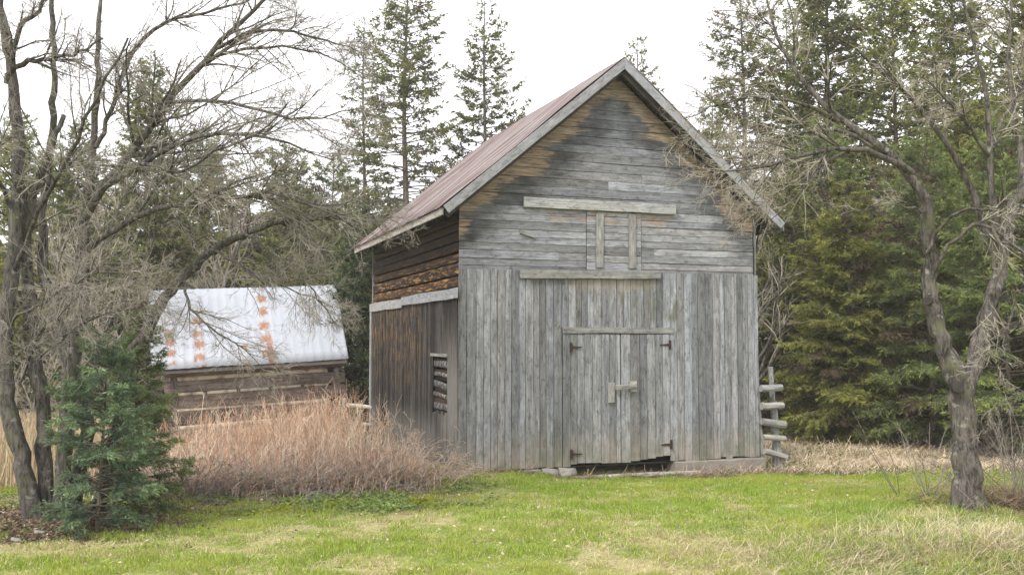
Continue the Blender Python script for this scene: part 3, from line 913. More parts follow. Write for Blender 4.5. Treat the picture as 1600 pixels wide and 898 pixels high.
def conifer(seed, H, z0, R, base, ds=.38, nper=6, dens=1.0, inner=.25, droop=.25, rise=.1, cl=.17, cw=.055, gapp=.1, prof=.85, tipup=.12, ntw=22, dead=.05, trunkr=None, needles=2, spread=1.0, bare_to=0.0, dirgap=None):
    rng = np.random.default_rng(seed)
    TP = []; zs = z0; brs = []
    while zs < H * .985:
        u = (zs - z0) / (H - z0)
        Rz = R * ((1 - u) ** prof) * min(1, .55 + u * 3)
        nb = nper if u < .85 else max(3, nper - 2)
        a0 = rng.uniform(0, 6.28)
        for k in range(nb):
            if rng.random() < gapp: continue
            brs.append((zs + rng.uniform(-.5, .5) * ds, a0 + k * 2 * PI / nb + rng.normal(0, .25), max(.12, Rz * rng.uniform(.55, 1.12)), u))
        zs += ds * (1 - .45 * u) * rng.uniform(.8, 1.2)
    B = np.array(brs); N = len(B); zz, az, Lb, U = B.T
    t = np.linspace(0, 1, 7)
    rs_ = rise + .55 * U ** 1.6 + rng.normal(0, .07, N); dr = droop * (1 - U) + .03
    r = Lb[:, None] * t; z = zz[:, None] + Lb[:, None] * (rs_[:, None] * t - dr[:, None] * t ** 2 + tipup * t ** 4)
    bend = rng.normal(0, .12, N)[:, None] * t ** 2
    ang = az[:, None] + bend
    pts = np.stack([np.cos(ang) * r, np.sin(ang) * r, z], -1)
    rad = np.maximum((.006 + .011 * Lb)[:, None] * (1 - .8 * t), .004)
    # twigs
    nt = np.maximum((ntw * dens * (Lb / R) ** .8).astype(int), 5)
    idx = np.repeat(np.arange(N), nt); tt = rng.uniform(0, 1, len(idx)) ** .8
    inn = inner * rng.uniform(.6, 1.3, N) + bare_to * (1 - U) ** 2
    inn = np.minimum(inn, .8)
    tt = inn[idx] + (1 - inn[idx]) * tt
    f = tt * 6; i0 = np.minimum(f.astype(int), 5); f = (f - i0)[:, None]
    P = pts[idx, i0] * (1 - f) + pts[idx, i0 + 1] * f
    T = norm(pts[idx, i0 + 1] - pts[idx, i0])
    side = norm(np.cross(T, np.array([0, 0, 1.]))) * rng.choice([-1, 1], len(idx))[:, None]
    a = rng.uniform(.35, 1.1, len(idx))[:, None]
    TD = norm(T * np.cos(a) + side * np.sin(a) + np.stack([0 * tt, 0 * tt, rng.normal(-.22, .25, len(idx))], 1))
    TL = (.30 * Lb[idx] * (1 - tt) + .14 * (.5 + Lb[idx] / R)) * rng.uniform(.5, 1.2, len(idx)) * spread
    # cards along twigs
    nc = np.maximum((TL / (cl * .38)).astype(int), 1) * needles
    j = np.repeat(np.arange(len(idx)), nc); s = rng.uniform(0, 1, len(j))
    CP = P[j] + TD[j] * (TL[j] * s)[:, None] + rng.normal(0, .012, (len(j), 3))
    CD = norm(TD[j] + rng.normal(0, .45, (len(j), 3)) + np.array([0, 0, -.05]))
    CL = cl * rng.uniform(.6, 1.25, len(j)); CW = cw * rng.uniform(.6, 1.3, len(j))
    V, Fc = cards(CP, CD, CL, CW, rng)
    # colour: by branch, by twig, by card; newest growth at tips lighter
    b0 = np.array(base)
    br = rng.normal(1, .16, N)[idx][j]; tw = rng.normal(1, .16, len(idx))[j]; cd = rng.normal(1, .14, len(j))
    k = np.clip(br * tw * cd, .35, 1.9)
    col = b0[None] * k[:, None]
    tipf = (tt[j] * .6 + s * .4)
    warm = np.array([1.35, 1.22, .8]); col = col * (1 + (warm - 1) * np.clip((tipf - .35) * 1.3, 0, 1)[:, None])
    dd = (rng.random(N) < dead)[idx][j] | (rng.random(len(j)) < dead * .4)
    col[dd] = np.array([.13, .095, .06]) * k[dd][:, None]
    # trunk
    tr = trunkr or H * .011
    zt_ = np.linspace(-.3, H, 16); tp = np.stack([.05 * np.sin(zt_ * .7 + seed), .05 * np.cos(zt_ * .5), zt_], 1)[None]
    trd = (tr * (1 - np.clip(zt_ / H, 0, 1) * .93))[None]
    # dead stubs low on the trunk
    nst = int(max(z0, .5) * 5) + 10
    sp = np.stack([np.zeros(nst), np.zeros(nst), rng.uniform(.3, z0 + (H - z0) * .3, nst)], 1); sa = rng.uniform(0, 6.28, nst)
    sd = np.stack([np.cos(sa), np.sin(sa), rng.normal(-.1, .15, nst)], 1)
    stp, strd = growlvl(rng, sp, sd, rng.uniform(.3, 1.0, nst) * R * .6, np.full(nst, .011), 5, .1, (0, 0, -.03))
    tm = tube_mesh('trunk', [(tp, trd, 9), (pts, rad, 4), (stp, strd, 3)], M['bark2'])
    cm = np_mesh('crown', V, Fc, M['leaf'], col)
    return tm, cm


def place(proto, name, label, X_, Y_, s=1.0, rz=0.0, cat='tree', group=None, sz=None):
    o = empty(name, (X_, Y_, float(gz(X_, Y_)) - .05), label, cat, group, rz)
    o.scale = (s, s, sz or s)
    for nm, me in zip(('trunk', 'crown'), proto): link(nm, me, o)
    return o


def pxX(px, Y): return (px - 800) / F * Y


G1 = (.145, .160, .060); G2 = (.155, .175, .062); G3 = (.20, .22, .068); G4 = (.055, .085, .04); G5 = (.05, .085, .055)
sp_thin = conifer(1, 17.0, 3.4, 1.9, G1, ds=.36, nper=6, dens=1.0, inner=.25, gapp=.2, droop=.25, rise=-.02, ntw=17, cl=.17, cw=.055, prof=.42, needles=2, trunkr=.15)
sp_a = conifer(2, 18.4, 4.6, 2.75, G1, ds=.36, nper=7, dens=1.0, inner=.28, gapp=.15, droop=.20, rise=-.05, ntw=26, cl=.18, cw=.058, prof=.38, tipup=.20, trunkr=.22, bare_to=.35, needles=2)
sp_b = conifer(3, 17.4, 3.5, 3.2, G1, ds=.40, nper=6, dens=1.1, inner=.22, gapp=.2, droop=.25, rise=.0, ntw=28, cl=.18, cw=.06, prof=.62, tipup=.24, trunkr=.19, bare_to=.25, needles=3)
dense_t = conifer(4, 18.0, .8, 3.4, G2, ds=.34, nper=8, dens=1.1, inner=.2, gapp=.1, droop=.32, ntw=30, cl=.20, cw=.075, prof=.5, needles=2)
dense_t2 = conifer(9, 17.0, .8, 3.4, G3, ds=.36, nper=8, dens=1.1, inner=.2, gapp=.12, droop=.38, ntw=30, cl=.20, cw=.07, prof=.5, needles=2)
fir_a = conifer(5, 8.0, .1, 2.8, G3, ds=.26, nper=8, dens=1.15, inner=.2, gapp=.14, droop=.36, rise=.12, ntw=38, cl=.115, cw=.030, prof=.6, needles=4, tipup=.06, dead=.12, spread=1.15)
fir_b = conifer(6, 8.0, .1, 2.4, G2, ds=.28, nper=8, dens=1.1, inner=.2, gapp=.12, droop=.30, rise=.1, ntw=34, cl=.115, cw=.032, prof=.6, needles=3, dead=.15, spread=1.1)
fir_c = conifer(16, 8.5, .3, 2.9, (.165, .215, .085), ds=.34, nper=7, dens=1.1, inner=.25, gapp=.22, droop=.45, rise=.2, ntw=38, cl=.12, cw=.030, prof=.7, needles=4, dead=.10, tipup=.12, spread=1.2)
fir_e = conifer(17, 7.5, .3, 2.6, (.22, .215, .11), ds=.36, nper=7, dens=.9, inner=.3, gapp=.25, droop=.30, rise=.1, ntw=30, cl=.12, cw=.030, prof=.55, needles=3, dead=.15, tipup=.1, spread=1.1)
fir_d = conifer(7, 7.0, .1, 1.8, G4, ds=.24, nper=7, dens=1.1, inner=.2, gapp=.05, droop=.25, rise=.15, ntw=26, cl=.12, cw=.045, prof=.7, needles=2)

B = [
    (sp_thin, 'spruce_tree', 'slender half-bare spruce, the leftmost of the tall trees left of the barn roof', 566, 40, 1.0, .3),
    (sp_a, 'spruce_tree', 'tallest open spruce against the sky with a thick pale trunk, left of the barn roof', 632, 38, 1.0, 1.2),
    (sp_b, 'spruce_tree', 'open spruce whose pointed top stands in the sky just above the barn roof slope', 757, 40, 1.02, 2.5),
    (sp_b, 'spruce_tree', 'spruce top peeking out behind the right of the barn peak', 1000, 45, 1.02, 4.0),
    (sp_a, 'spruce_tree', 'thin crowned spruce right of the barn peak, behind bare twigs', 1165, 35, .90, 4.4),
    (sp_b, 'spruce_tree', 'pale open spruce between the barn peak and the right forest', 1115, 44, .86, .4),
    (dense_t, 'spruce_tree', 'tall dark dense spruce rising out of the picture right of the barn roof', 1300, 35, 1.05, .5),
    (dense_t2, 'spruce_tree', 'tall green spruce behind the left stem of the right bare tree', 1405, 38, 1.1, 2.1),
    (dense_t, 'spruce_tree', 'dense spruce behind the fork of the right bare tree', 1500, 33, .95, 3.9),
    (dense_t2, 'spruce_tree', 'big bright green spruce at the right edge of the picture', 1610, 27, .80, 5.0),
    (sp_a, 'spruce_tree', 'open spruce standing deep in the forest at the right', 1235, 42, .98, 5.6),
    (dense_t2, 'spruce_tree', 'spruce beyond the right edge of the picture', 1740, 34, .9, 1.0),
    (fir_a, 'fir_tree', 'bright yellow-green fir sweeping low at the edge of the right field', 1325, 25.2, .88, 0.2),
    (fir_b, 'fir_tree', 'dark green fir just right of the barn corner and rail fence', 1232, 29, 1.02, 1.9),
    (fir_c, 'fir_tree', 'broad light green fir directly behind the right bare tree', 1450, 24.0, .95, 3.3),
    (fir_e, 'fir_tree', 'thin browned fir between two greener ones in the right forest edge', 1390, 29, 1.15, 4.1),
    (fir_c, 'fir_tree', 'light green fir to the right of the right bare tree', 1575, 21.5, .92, 5.2),
    (fir_b, 'fir_tree', 'fir half out of the picture at the lower right edge', 1690, 22, 1.0, .7),
    (fir_c, 'fir_tree', 'tall light fir behind the bright low one, right of the barn roof', 1290, 31, 1.25, 1.4),
    (fir_a, 'fir_tree', 'tall light fir seen between the forked stems of the right bare tree', 1520, 29, 1.3, 2.6),
    (fir_d, 'fir_tree', 'near-black small fir tucked behind the right barn wall', 1190, 29, .75, 2.0),
    (fir_d, 'fir_tree', 'dark green fir filling the gap between the log shed and the barn', 566, 26.5, .98, .9),
    (fir_b, 'fir_tree', 'dark fir behind the right end of the log shed roof', 505, 34, 1.0, 3.0),
    (fir_a, 'fir_tree', 'fir behind the middle of the log shed roof', 425, 36, .9, 5.0),
    (fir_a, 'fir_tree', 'yellowish fir behind the left half of the log shed roof', 345, 35, .9, 2.2),
    (fir_b, 'fir_tree', 'fir behind the left end of the log shed roof', 265, 34, 1.0, 4.0),
    (fir_b, 'fir_tree', 'fir standing behind and left of the thin tall spruce', 470, 41, 1.25, 1.0),
    (fir_a, 'fir_tree', 'rounded fir right of the tallest open spruce, low behind the barn roof', 600, 43, 1.1, 1.0),
    (dense_t, 'spruce_tree', 'pointed dark spruce in the sky behind the left bare trees', 226, 34, .74, 1.1),
    (dense_t2, 'spruce_tree', 'leftmost spruce behind the left bare trunks', 20, 33, .66, 2.2),
    (dense_t, 'spruce_tree', 'spruce seen between the left bare trunks', 118, 37, .66, 3.2),
    (dense_t2, 'spruce_tree', 'lower spruce right of the pointed dark one in the left background', 300, 40, .58, .2),
    (fir_b, 'fir_tree', 'low fir left of the log shed', 170, 29, .8, .2),
    (fir_a, 'fir_tree', 'light fir low behind the leftmost trunks', 50, 30, .8, .2),
    (fir_c, 'fir_tree', 'grey-green fir above the left third of the log shed roof', 310, 42, 1.5, 2.0),
    (fir_e, 'fir_tree', 'brownish thin fir above the middle of the log shed roof', 385, 39, 1.5, 2.0),
    (fir_b, 'fir_tree', 'grey-green fir above the right third of the log shed roof', 445, 44, 1.55, .5),
    (fir_c, 'fir_tree', 'grey-green fir just left of the slender half-bare spruce', 520, 42, 1.35, 3.5),
    (fir_b, 'fir_tree', 'green fir showing just over the lower left slope of the barn roof', 665, 44, 1.15, 3.5),
    (fir_c, 'fir_tree', 'grey-green fir behind the trunk clump at the left', 75, 38, 1.3, 1.5),
    (fir_e, 'fir_tree', 'thin browned fir at the left between trunk clump and arching limbs', 175, 40, 1.5, .5),
    (sp_b, 'spruce_tree', 'spruce beyond the left edge of the picture', -110, 36, .8, .2),
]
for (pr, nm, lb, px, Y_, s, rz) in B:
    place(pr, nm, lb, pxX(px, Y_), Y_, s, rz)
# a row of lower trees further off
rng = np.random.default_rng(77)
for i in range(34):
    px = -150 + i * 58 + rng.uniform(-18, 18); Y_ = rng.uniform(46, 62)
    pr = [fir_b, fir_c, fir_e, fir_b, sp_b][int(rng.integers(0, 5))] if not (380 < px < 960) else [fir_b, fir_c, fir_e][i % 3]
    s = rng.uniform(1.0, 1.4) * (.62 if pr is sp_b else 1)
    place(pr, 'fir_tree', 'small conifer in the far row of trees behind the clearing', pxX(px, Y_), Y_, s, rng.uniform(0, 6), group='far row of conifers')
print('conifers done')

# small blue-green firs in front of the left bare trunks (finer needles)
near = conifer(31, 2.6, .05, .86, (.145, .21, .135), ds=.16, nper=6, dens=.8, inner=.18, gapp=.25, droop=.14, rise=.12, ntw=26, cl=.062, cw=.016, prof=.6, needles=5, tipup=.05, dead=.02, trunkr=.03, spread=.9)
near2 = conifer(32, 2.9, .1, .85, (.145, .19, .085), ds=.19, nper=6, dens=.8, inner=.2, gapp=.25, droop=.15, rise=.12, ntw=24, cl=.065, cw=.017, prof=.6, needles=5, tipup=.05, dead=.02, trunkr=.035, spread=.9)
place(near, 'fir_sapling', 'small blue-green fir growing in front of the left bare trunks', pxX(163, 11.7), 11.7, 1.0, .5, cat='small tree')
place(near2, 'fir_sapling', 'small darker green fir beside the left end of the log shed', pxX(222, 13.0), 13.0, .95, 2.5, cat='small tree')

# ================================================================== BARE TREES
rng = np.random.default_rng(42)
# --- right, near
bp = at(1512, 797, 12.9); bz = float(gz(bp[0], bp[1]))
Y0 = 12.9
tr_r = [
    [(1514, 825, Y0, .37), (1513, 800, Y0, .29), (1512, 775, Y0, .22), (1512, 740, Y0, .185), (1508, 700, Y0, .172), (1505, 650, Y0, .168), (1502, 610, Y0, .165), (1488, 570, Y0, .145), (1468, 520, Y0, .115), (1452, 475, Y0, .12), (1455, 430, Y0, .095), (1450, 350, Y0 - .1, .09), (1446, 305, Y0 - .2, .085)],
    [(1503, 625, Y0, .13), (1514, 590, Y0 + .05, .12), (1530, 545, Y0 + .15, .125), (1546, 490, Y0 + .3, .12), (1562, 420, Y0 + .4, .105), (1572, 350, Y0 + .5, .095), (1600, 290, Y0 + .6, .085), (1640, 230, Y0 + .8, .07)],
]
lm_r = [
    # long arms reaching left over the barn roof
    [(1446, 310, Y0 - .2, .085), (1425, 270, Y0 - .2, .075), (1385, 235, Y0 - .1, .065), (1320, 195, Y0, .055), (1270, 150, Y0 + .1, .045), (1235, 95, Y0 + .2, .034), (1205, 40, Y0 + .3, .024), (1185, -30, Y0 + .4, .014)],
    [(1425, 270, Y0 - .2, .06), (1390, 250, Y0 - .4, .05), (1340, 228, Y0 - .6, .042), (1290, 232, Y0 - .8, .034), (1240, 250, Y0 - .9, .026), (1190, 262, Y0 - 1.0, .018), (1130, 268, Y0 - 1.1, .01)],
    [(1385, 240, Y0 - .1, .045), (1330, 205, Y0 + .3, .036), (1280, 200, Y0 + .6, .03), (1230, 215, Y0 + .8, .024), (1180, 240, Y0 + .9, .016), (1110, 285, Y0 + 1.0, .009)],
    [(1310, 190, Y0, .04), (1260, 165, Y0 - .4, .03), (1200, 150, Y0 - .6, .022), (1130, 160, Y0 - .8, .015), (1070, 185, Y0 - .9, .008)],
    [(1340, 228, Y0 - .6, .035), (1290, 255, Y0 - .6, .028), (1240, 285, Y0 - .5, .022), (1190, 320, Y0 - .4, .015), (1150, 350, Y0 - .4, .008)],
    [(1545, 370, Y0 + .5, .07), (1520, 310, Y0 + .5, .06), (1500, 255, Y0 + .5, .052), (1455, 190, Y0 + .4, .044), (1420, 145, Y0 + .3, .036), (1370, 110, Y0 + .2, .026), (1310, 60, Y0, .014)],
    [(1555, 420, Y0 + .4, .07), (1556, 340, Y0 + .3, .06), (1543, 260, Y0 + .2, .055), (1550, 200, Y0 + .2, .045), (1540, 120, Y0 + .1, .038), (1518, 70, Y0, .028), (1500, -20, Y0, .015)],
    [(1546, 245, Y0 + .2, .04), (1515, 200, Y0, .028), (1480, 155, Y0 - .2, .02), (1440, 120, Y0 - .3, .01)],
    [(1546, 250, Y0 + .2, .04), (1565, 180, Y0 + .5, .03), (1600, 140, Y0 + .7, .025), (1660, 90, Y0 + .9, .012)],
    [(1600, 290, Y0 + .6, .07), (1590, 200, Y0 + .9, .05), (1575, 100, Y0 + 1.1, .04), (1580, 0, Y0 + 1.3, .02)],
    # arching low branches
    [(1449, 395, Y0 - .1, .035), (1470, 345, Y0 - .3, .026), (1505, 325, Y0 - .4, .024), (1550, 262, Y0 - .5, .018) if False else (1545, 258 + 68, Y0 - .5, .02), (1590, 335, Y0 - .6, .014), (1640, 350, Y0 - .7, .008)],
    [(1452, 440, Y0, .04), (1480, 385, Y0 - .3, .03), (1510, 348, Y0 - .5, .028), (1550, 352, Y0 - .6, .026), (1580, 375, Y0 - .7, .022), (1610, 410, Y0 - .8, .015)],
    [(1550, 352, Y0 - .6, .024), (1575, 395, Y0 - .8, .02), (1560, 440, Y0 - .8, .018), (1530, 480, Y0 - .8, .016), (1525, 530, Y0 - .8, .012), (1515, 570, Y0 - .8, .007)],
    [(1565, 520, Y0 - .2, .022), (1555, 470, Y0 - .9, .018), (1580, 430, Y0 - 1.0, .018), (1590, 470, Y0 - 1.0, .014), (1560, 560, Y0 - 1.0, .01), (1560, 640, Y0 - 1.0, .006)],
    [(1446, 330, Y0 - .2, .02), (1430, 325, Y0 - .4, .016), (1390, 318, Y0 - .5, .012), (1340, 330, Y0 - .6, .006)],
]
tree_r = bare_tree('bare_tree', 'leafless grey old apple tree with a forked trunk in the right foreground', 'tree', (bp[0], bp[1], bz), tr_r, lm_r, rng,
                   k1=15, k2=7, k3=4, k4=1, rmin=.0022, tscale=.92, lscale=.82, l1=(.30, .62), droop=-.035, barkm='bark', twigm='twigp', tmin=.38, sparse=(5, 6, 10, 11, 12, 13, 14), ks=4)
# cut stub and burl on the trunk
def knob(px, py, Y, r, parent, base, nm, m1, dirv=(-.3, -1, .1)):
    c = at(px, py, Y) - np.array(base)
    b = Boards(); d = Vector(dirv).normalized(); c = Vector(c)
    b.log(tuple(c - d * .10), tuple(c + d * .10), r, 12, 0, 4, .004, taper=.1)
    o = b.build(nm, m1, parent, smooth=True); return o
t = NT('cut_stub'); M['cut'] = t.out(t.mix(t.noise(t.obj(), 9, 3), (.012, .011, .01), (.06, .05, .045)), .95)
knob(1496, 604, Y0 - .18, .085, tree_r, (bp[0], bp[1], bz), 'cut_stub', M['cut'])
knob(1452, 470, Y0 - .08, .06, tree_r, (bp[0], bp[1], bz), 'burl', M['cut'], (-.8, -1, 0))

# --- left cluster
bl = at(75, 805, 12.3); lz = float(gz(bl[0], bl[1])); YL = 12.3
tr_l = [
    [(55, 815, YL, .20), (48, 790, YL, .17), (30, 700, YL, .15), (10, 620, YL, .14), (8, 520, YL, .13), (18, 430, YL, .12), (28, 330, YL, .115), (30, 220, YL, .10), (15, 100, YL, .085), (0, -10, YL, .07)],
    [(70, 815, YL + .2, .17), (72, 760, YL + .2, .14), (70, 660, YL + .3, .13), (55, 560, YL + .3, .125), (45, 460, YL + .3, .12), (38, 380, YL + .2, .10), (50, 300, YL + .1, .085), (75, 240, YL, .06), (100, 180, YL, .045)],
    [(95, 815, YL, .18), (98, 760, YL, .15), (100, 690, YL, .14), (108, 600, YL, .13), (125, 520, YL, .125), (130, 450, YL, .12), (128, 370, YL, .11), (135, 300, YL, .09), (150, 200, YL - .1, .06), (155, 80, YL - .1, .045), (158, -30, YL, .03)],
    [(110, 812, YL + .3, .17), (125, 740, YL + .3, .14), (140, 660, YL + .3, .12), (110, 560, YL + .3, .12), (80, 480, YL + .4, .11), (60, 400, YL + .4, .09), (70, 300, YL + .5, .07), (85, 180, YL + .5, .06), (82, 40, YL + .5, .05), (80, -30, YL + .5, .04)],
    [(150, 800, YL + .7, .13), (180, 690, YL + .6, .12), (200, 570, YL + .5, .12), (225, 520, YL + .45, .125), (260, 465, YL + .4, .10), (300, 415, YL + .3, .085), (340, 385, YL + .2, .07), (390, 362, YL, .055)],
]
lm_l = [
    [(390, 362, YL, .055), (440, 345, YL - .1, .045), (500, 338, YL - .2, .034), (550, 345, YL - .3, .024), (610, 335, YL - .4, .012)],
    [(128, 400, YL, .085), (160, 372, YL - .1, .075), (200, 345, YL - .2, .066), (245, 320, YL - .3, .058), (300, 318, YL - .4, .05), (360, 318, YL - .5, .042), (420, 292, YL - .5, .034), (480, 310, YL - .6, .024), (560, 360, YL - .6, .012)],
    [(128, 350, YL, .09), (140, 310, YL - .1, .08), (175, 278, YL - .2, .07), (220, 255, YL - .3, .06), (280, 225, YL - .4, .045), (340, 200, YL - .5, .035), (420, 215, YL - .6, .025), (520, 250, YL - .7, .012)],
    [(135, 320, YL, .07), (180, 270, YL + .1, .075), (240, 200, YL + .1, .075), (265, 145, YL, .07), (310, 105, YL, .062), (350, 60, YL - .1, .052), (400, 10, YL - .2, .04), (450, -40, YL - .3, .03)],
    [(340, 75, YL - .1, .045), (400, 48, YL, .036), (450, 45, YL + .1, .028), (500, 60, YL + .2, .02), (560, 80, YL + .2, .01)],
    [(310, 105, YL, .04), (370, 75, YL + .3, .034), (430, 72, YL + .5, .026), (490, 78, YL + .6, .018), (550, 110, YL + .6, .01)],
    [(200, 90, YL + .2, .05), (240, 45, YL + .2, .042), (290, 22, YL + .2, .034), (360, 8, YL + .2, .026), (440, -10, YL + .2, .018)] if True else None,
    [(158, 200, YL - .1, .05), (185, 110, YL, .042), (200, 85, YL + .1, .045), (200, 130, YL + .1, .018)] if False else [(150, 230, YL - .1, .05), (180, 160, YL, .044), (200, 90, YL + .2, .045), (215, 70, YL + .2, .04)],
    [(260, 160, YL, .04), (320, 155, YL - .4, .034), (400, 170, YL - .7, .028), (470, 190, YL - .9, .02), (560, 170, YL - 1.1, .01)],
    [(220, 255, YL - .3, .04), (290, 270, YL - .8, .03), (350, 225, YL - 1.0, .024), (410, 215, YL - 1.2, .018), (450, 160, YL - 1.3, .01)],
    [(20, 430, YL, .05), (60, 330, YL - .6, .04), (110, 240, YL - 1.0, .034), (150, 150, YL - 1.2, .028), (200, 60, YL - 1.4, .018)],
    [(15, 110, YL, .06), (50, 95, YL - .2, .05), (110, 90, YL - .5, .03), (160, 60, YL - .7, .02)],
    [(10, 130, YL, .06), (30, 40, YL - .2, .05), (60, 20, YL - .3, .04), (75, -20, YL - .3, .03)],
    [(25, 330, YL, .05), (-20, 260, YL - .5, .04), (-60, 180, YL - .8, .03), (-100, 80, YL - 1, .015)],
    # drooping shoots over the shed roof
    [(285, 430, YL + .35, .034), (295, 480, YL, .026), (330, 515, YL - .3, .02), (370, 535, YL - .5, .015), (410, 575, YL - .6, .007)],
    [(330, 390, YL + .2, .03), (390, 420, YL - .2, .022), (450, 450, YL - .4, .016), (520, 480, YL - .5, .008)],
    [(380, 365, YL, .03), (430, 395, YL - .4, .024), (480, 440, YL - .6, .016), (520, 500, YL - .6, .008)],
    [(230, 515, YL + .4, .035), (222, 440, YL + .3, .028), (245, 360, YL + .2, .022), (250, 250, YL + .1, .016), (275, 130, YL, .01)],
    [(60, 560, YL, .03), (130, 500, YL - .6, .02), (200, 480, YL - 1.0, .012), (260, 470, YL - 1.2, .006)],
    [(20, 500, YL, .03), (100, 450, YL - .9, .02), (170, 420, YL - 1.3, .014), (240, 440, YL - 1.6, .006)],
    [(30, 600, YL, .03), (60, 520, YL - .8, .02), (120, 470, YL - 1.1, .014), (150, 400, YL - 1.3, .006)],
]
tree_l = bare_tree('bare_tree', 'clump of several mossy bare trunks with wide arching limbs at the left edge', 'tree', (bl[0], bl[1], lz), tr_l, lm_l, rng,
                   k1=20, k2=8, k3=4, k4=1, l1=(.26, .58), droop=-.02, barkm='barkl', twigm='twig', tmin=.2, rmin=.0021, tscale=.72, lscale=.64)


# free standing bare trees and brush further back, grown without a drawn skeleton
def free_tree(name, label, px, Y, h, seed, twigm='twigp', spread=.5, k=(8, 6, 5), group=None):
    rng = np.random.default_rng(seed); x = pxX(px, Y); root = empty(name, (x, Y, float(gz(x, Y)) - .03), label, 'tree', group)
    n0 = 1 if h > 5 else 4
    P = rng.normal(0, .08, (n0, 3)) * [1, 1, 0]; Dn = np.stack([rng.normal(0, .15, n0), rng.normal(0, .15, n0), np.ones(n0)], 1)
    p0, r0 = growlvl(rng, P, Dn, np.full(n0, h * .85), np.full(n0, h * .012), 12, .07, (0, 0, .02), .3)
    P, Dn, L, R = spawn(rng, p0, r0, np.full(n0, h * .85), k[0] * (3 if n0 == 1 else 2), .2, 1, .4, 1.1, .3 * spread * 1.6, .5 * spread * 1.6, up=.5)
    p1, r1 = growlvl(rng, P, Dn, L, R, 7, .13, (0, 0, .03), .4)
    P, Dn, L, R = spawn(rng, p1, r1, L, k[1], .15, 1, .4, 1.1, .3, .6, up=.4)
    p2, r2 = growlvl(rng, P, Dn, L, np.maximum(R, .005), 5, .15, (0, 0, .02), .5)
    P, Dn, L, R = spawn(rng, p2, r2, L, k[2], .15, 1, .4, 1.1, .35, .7, up=.2)
    p3, r3 = growlvl(rng, P, Dn, L, np.maximum(R, .0045), 3, .15, (0, 0, .0), .7)
    link('trunk', tube_mesh('trunk', [(p0, r0, 8), (p1, r1, 5)], M['bark2' if twigm != 'twigp' else 'bark']), root)
    link('twigs', tube_mesh('twigs', [(p2, r2, 3), (p3, r3, 3)], M[twigm]), root)


free_tree('bare_tree', 'pale leafless tree rising behind the ridge of the log shed', 385, 31, 6.5, 102, spread=.7, k=(9, 7, 5))
free_tree('bare_tree', 'grey leafless tree behind the left end of the log shed', 205, 27, 7.5, 103, spread=.6, k=(9, 6, 5))
free_tree('bare_tree', 'leafless tree seen through the left trunks', 95, 22, 7.5, 104, spread=.6, k=(9, 6, 5))
free_tree('bare_tree', 'leafless tree with fine twigs above the right end of the barn roof', 1175, 26, 9.5, 105, spread=.5, k=(9, 6, 5))
free_tree('bare_tree', 'fine leafless tree deep in the right forest, left of the forked stem', 1330, 30, 10.5, 106, 'twig', spread=.45, k=(9, 7, 6))
free_tree('bare_tree', 'fine leafless tree at the right edge of the forest', 1570, 26, 10, 107, 'twig', spread=.45, k=(9, 7, 6))
free_tree('bare_tree', 'leafless slender tree right of the pointed spruce', 310, 28, 9.0, 108, 'twig', spread=.5, k=(8, 6, 5))
for i, (px, Y, h) in enumerate([(1270, 26.5, 1.5), (1350, 25.5, 1.3), (1405, 24.5, 1.5), (1480, 23.5, 1.2), (1580, 20.5, 1.3)]):
    x = pxX(px, Y)
    lab = ['tangled dead brown brush under the fir beyond the rail fence', 'dead brush below the bright low fir in the right field', 'dead brush left of the right bare tree at the forest foot',
           'dead brush behind the right bare tree', 'dead brush at the right edge of the forest'][i]
    shoot_shrub('brush', lab, 'bush', (x, Y, float(gz(x, Y))), np.random.default_rng(300 + i), 30, h, 1.8, 'twigd', k=7, k2=5, wob=.2, rad=.01, droop=-.06, rmin=.005)
for i, (px, Y, h) in enumerate([(250, 30, 4.0), (330, 29, 3.6), (440, 28.5, 3.6), (500, 29, 4.2), (60, 26, 3.5)]):
    x = pxX(px, Y)
    lab = ['grey thicket behind the left edge of the log shed', 'grey thicket behind the left third of the log shed roof', 'grey thicket behind the middle of the log shed roof',
           'grey thicket behind the right end of the log shed roof', 'grey thicket between the leftmost bare trunks'][i]
    shoot_shrub('thicket', lab, 'bush', (x, Y, float(gz(x, Y))), np.random.default_rng(330 + i), 24, h, 2.6, 'twigp' if i != 2 else 'twig', k=7, k2=5, wob=.14, rad=.012, droop=-.01, rmin=.006)

# stems and brush near the right trunk
def gzl(x, y): return (x, y, float(gz(x, y)))
x = pxX(1445, 14.2); shoot_shrub('sapling', 'thin bare saplings left of the right bare trunk', 'bush', gzl(x, 14.2), np.random.default_rng(351), 11, 1.25, .9, 'twig', k=2, k2=2, wob=.05, rad=.007, clump=.1)
x = pxX(1400, 14.6); shoot_shrub('sapling', 'dark leaning bare stems from one root in the right lawn', 'bush', gzl(x, 14.6), np.random.default_rng(352), 3, 1.4, .7, 'twigd', k=2, k2=1, lean=(-.3, 0), wob=.04, rad=.007, clump=.02)
x = pxX(1590, 13.6); shoot_shrub('brush', 'tangle of dead twigs right of the right bare trunk', 'bush', gzl(x, 13.6), np.random.default_rng(353), 34, 1.5, 1.5, 'twigd', k=6, k2=5, wob=.2, rad=.006, droop=-.05)
x = pxX(1545, 14.0); shoot_shrub('sapling', 'bare suckers close against the right bare trunk', 'bush', gzl(x, 13.3), np.random.default_rng(354), 16, 1.4, .5, 'twig', k=4, k2=3, wob=.08, rad=.006)
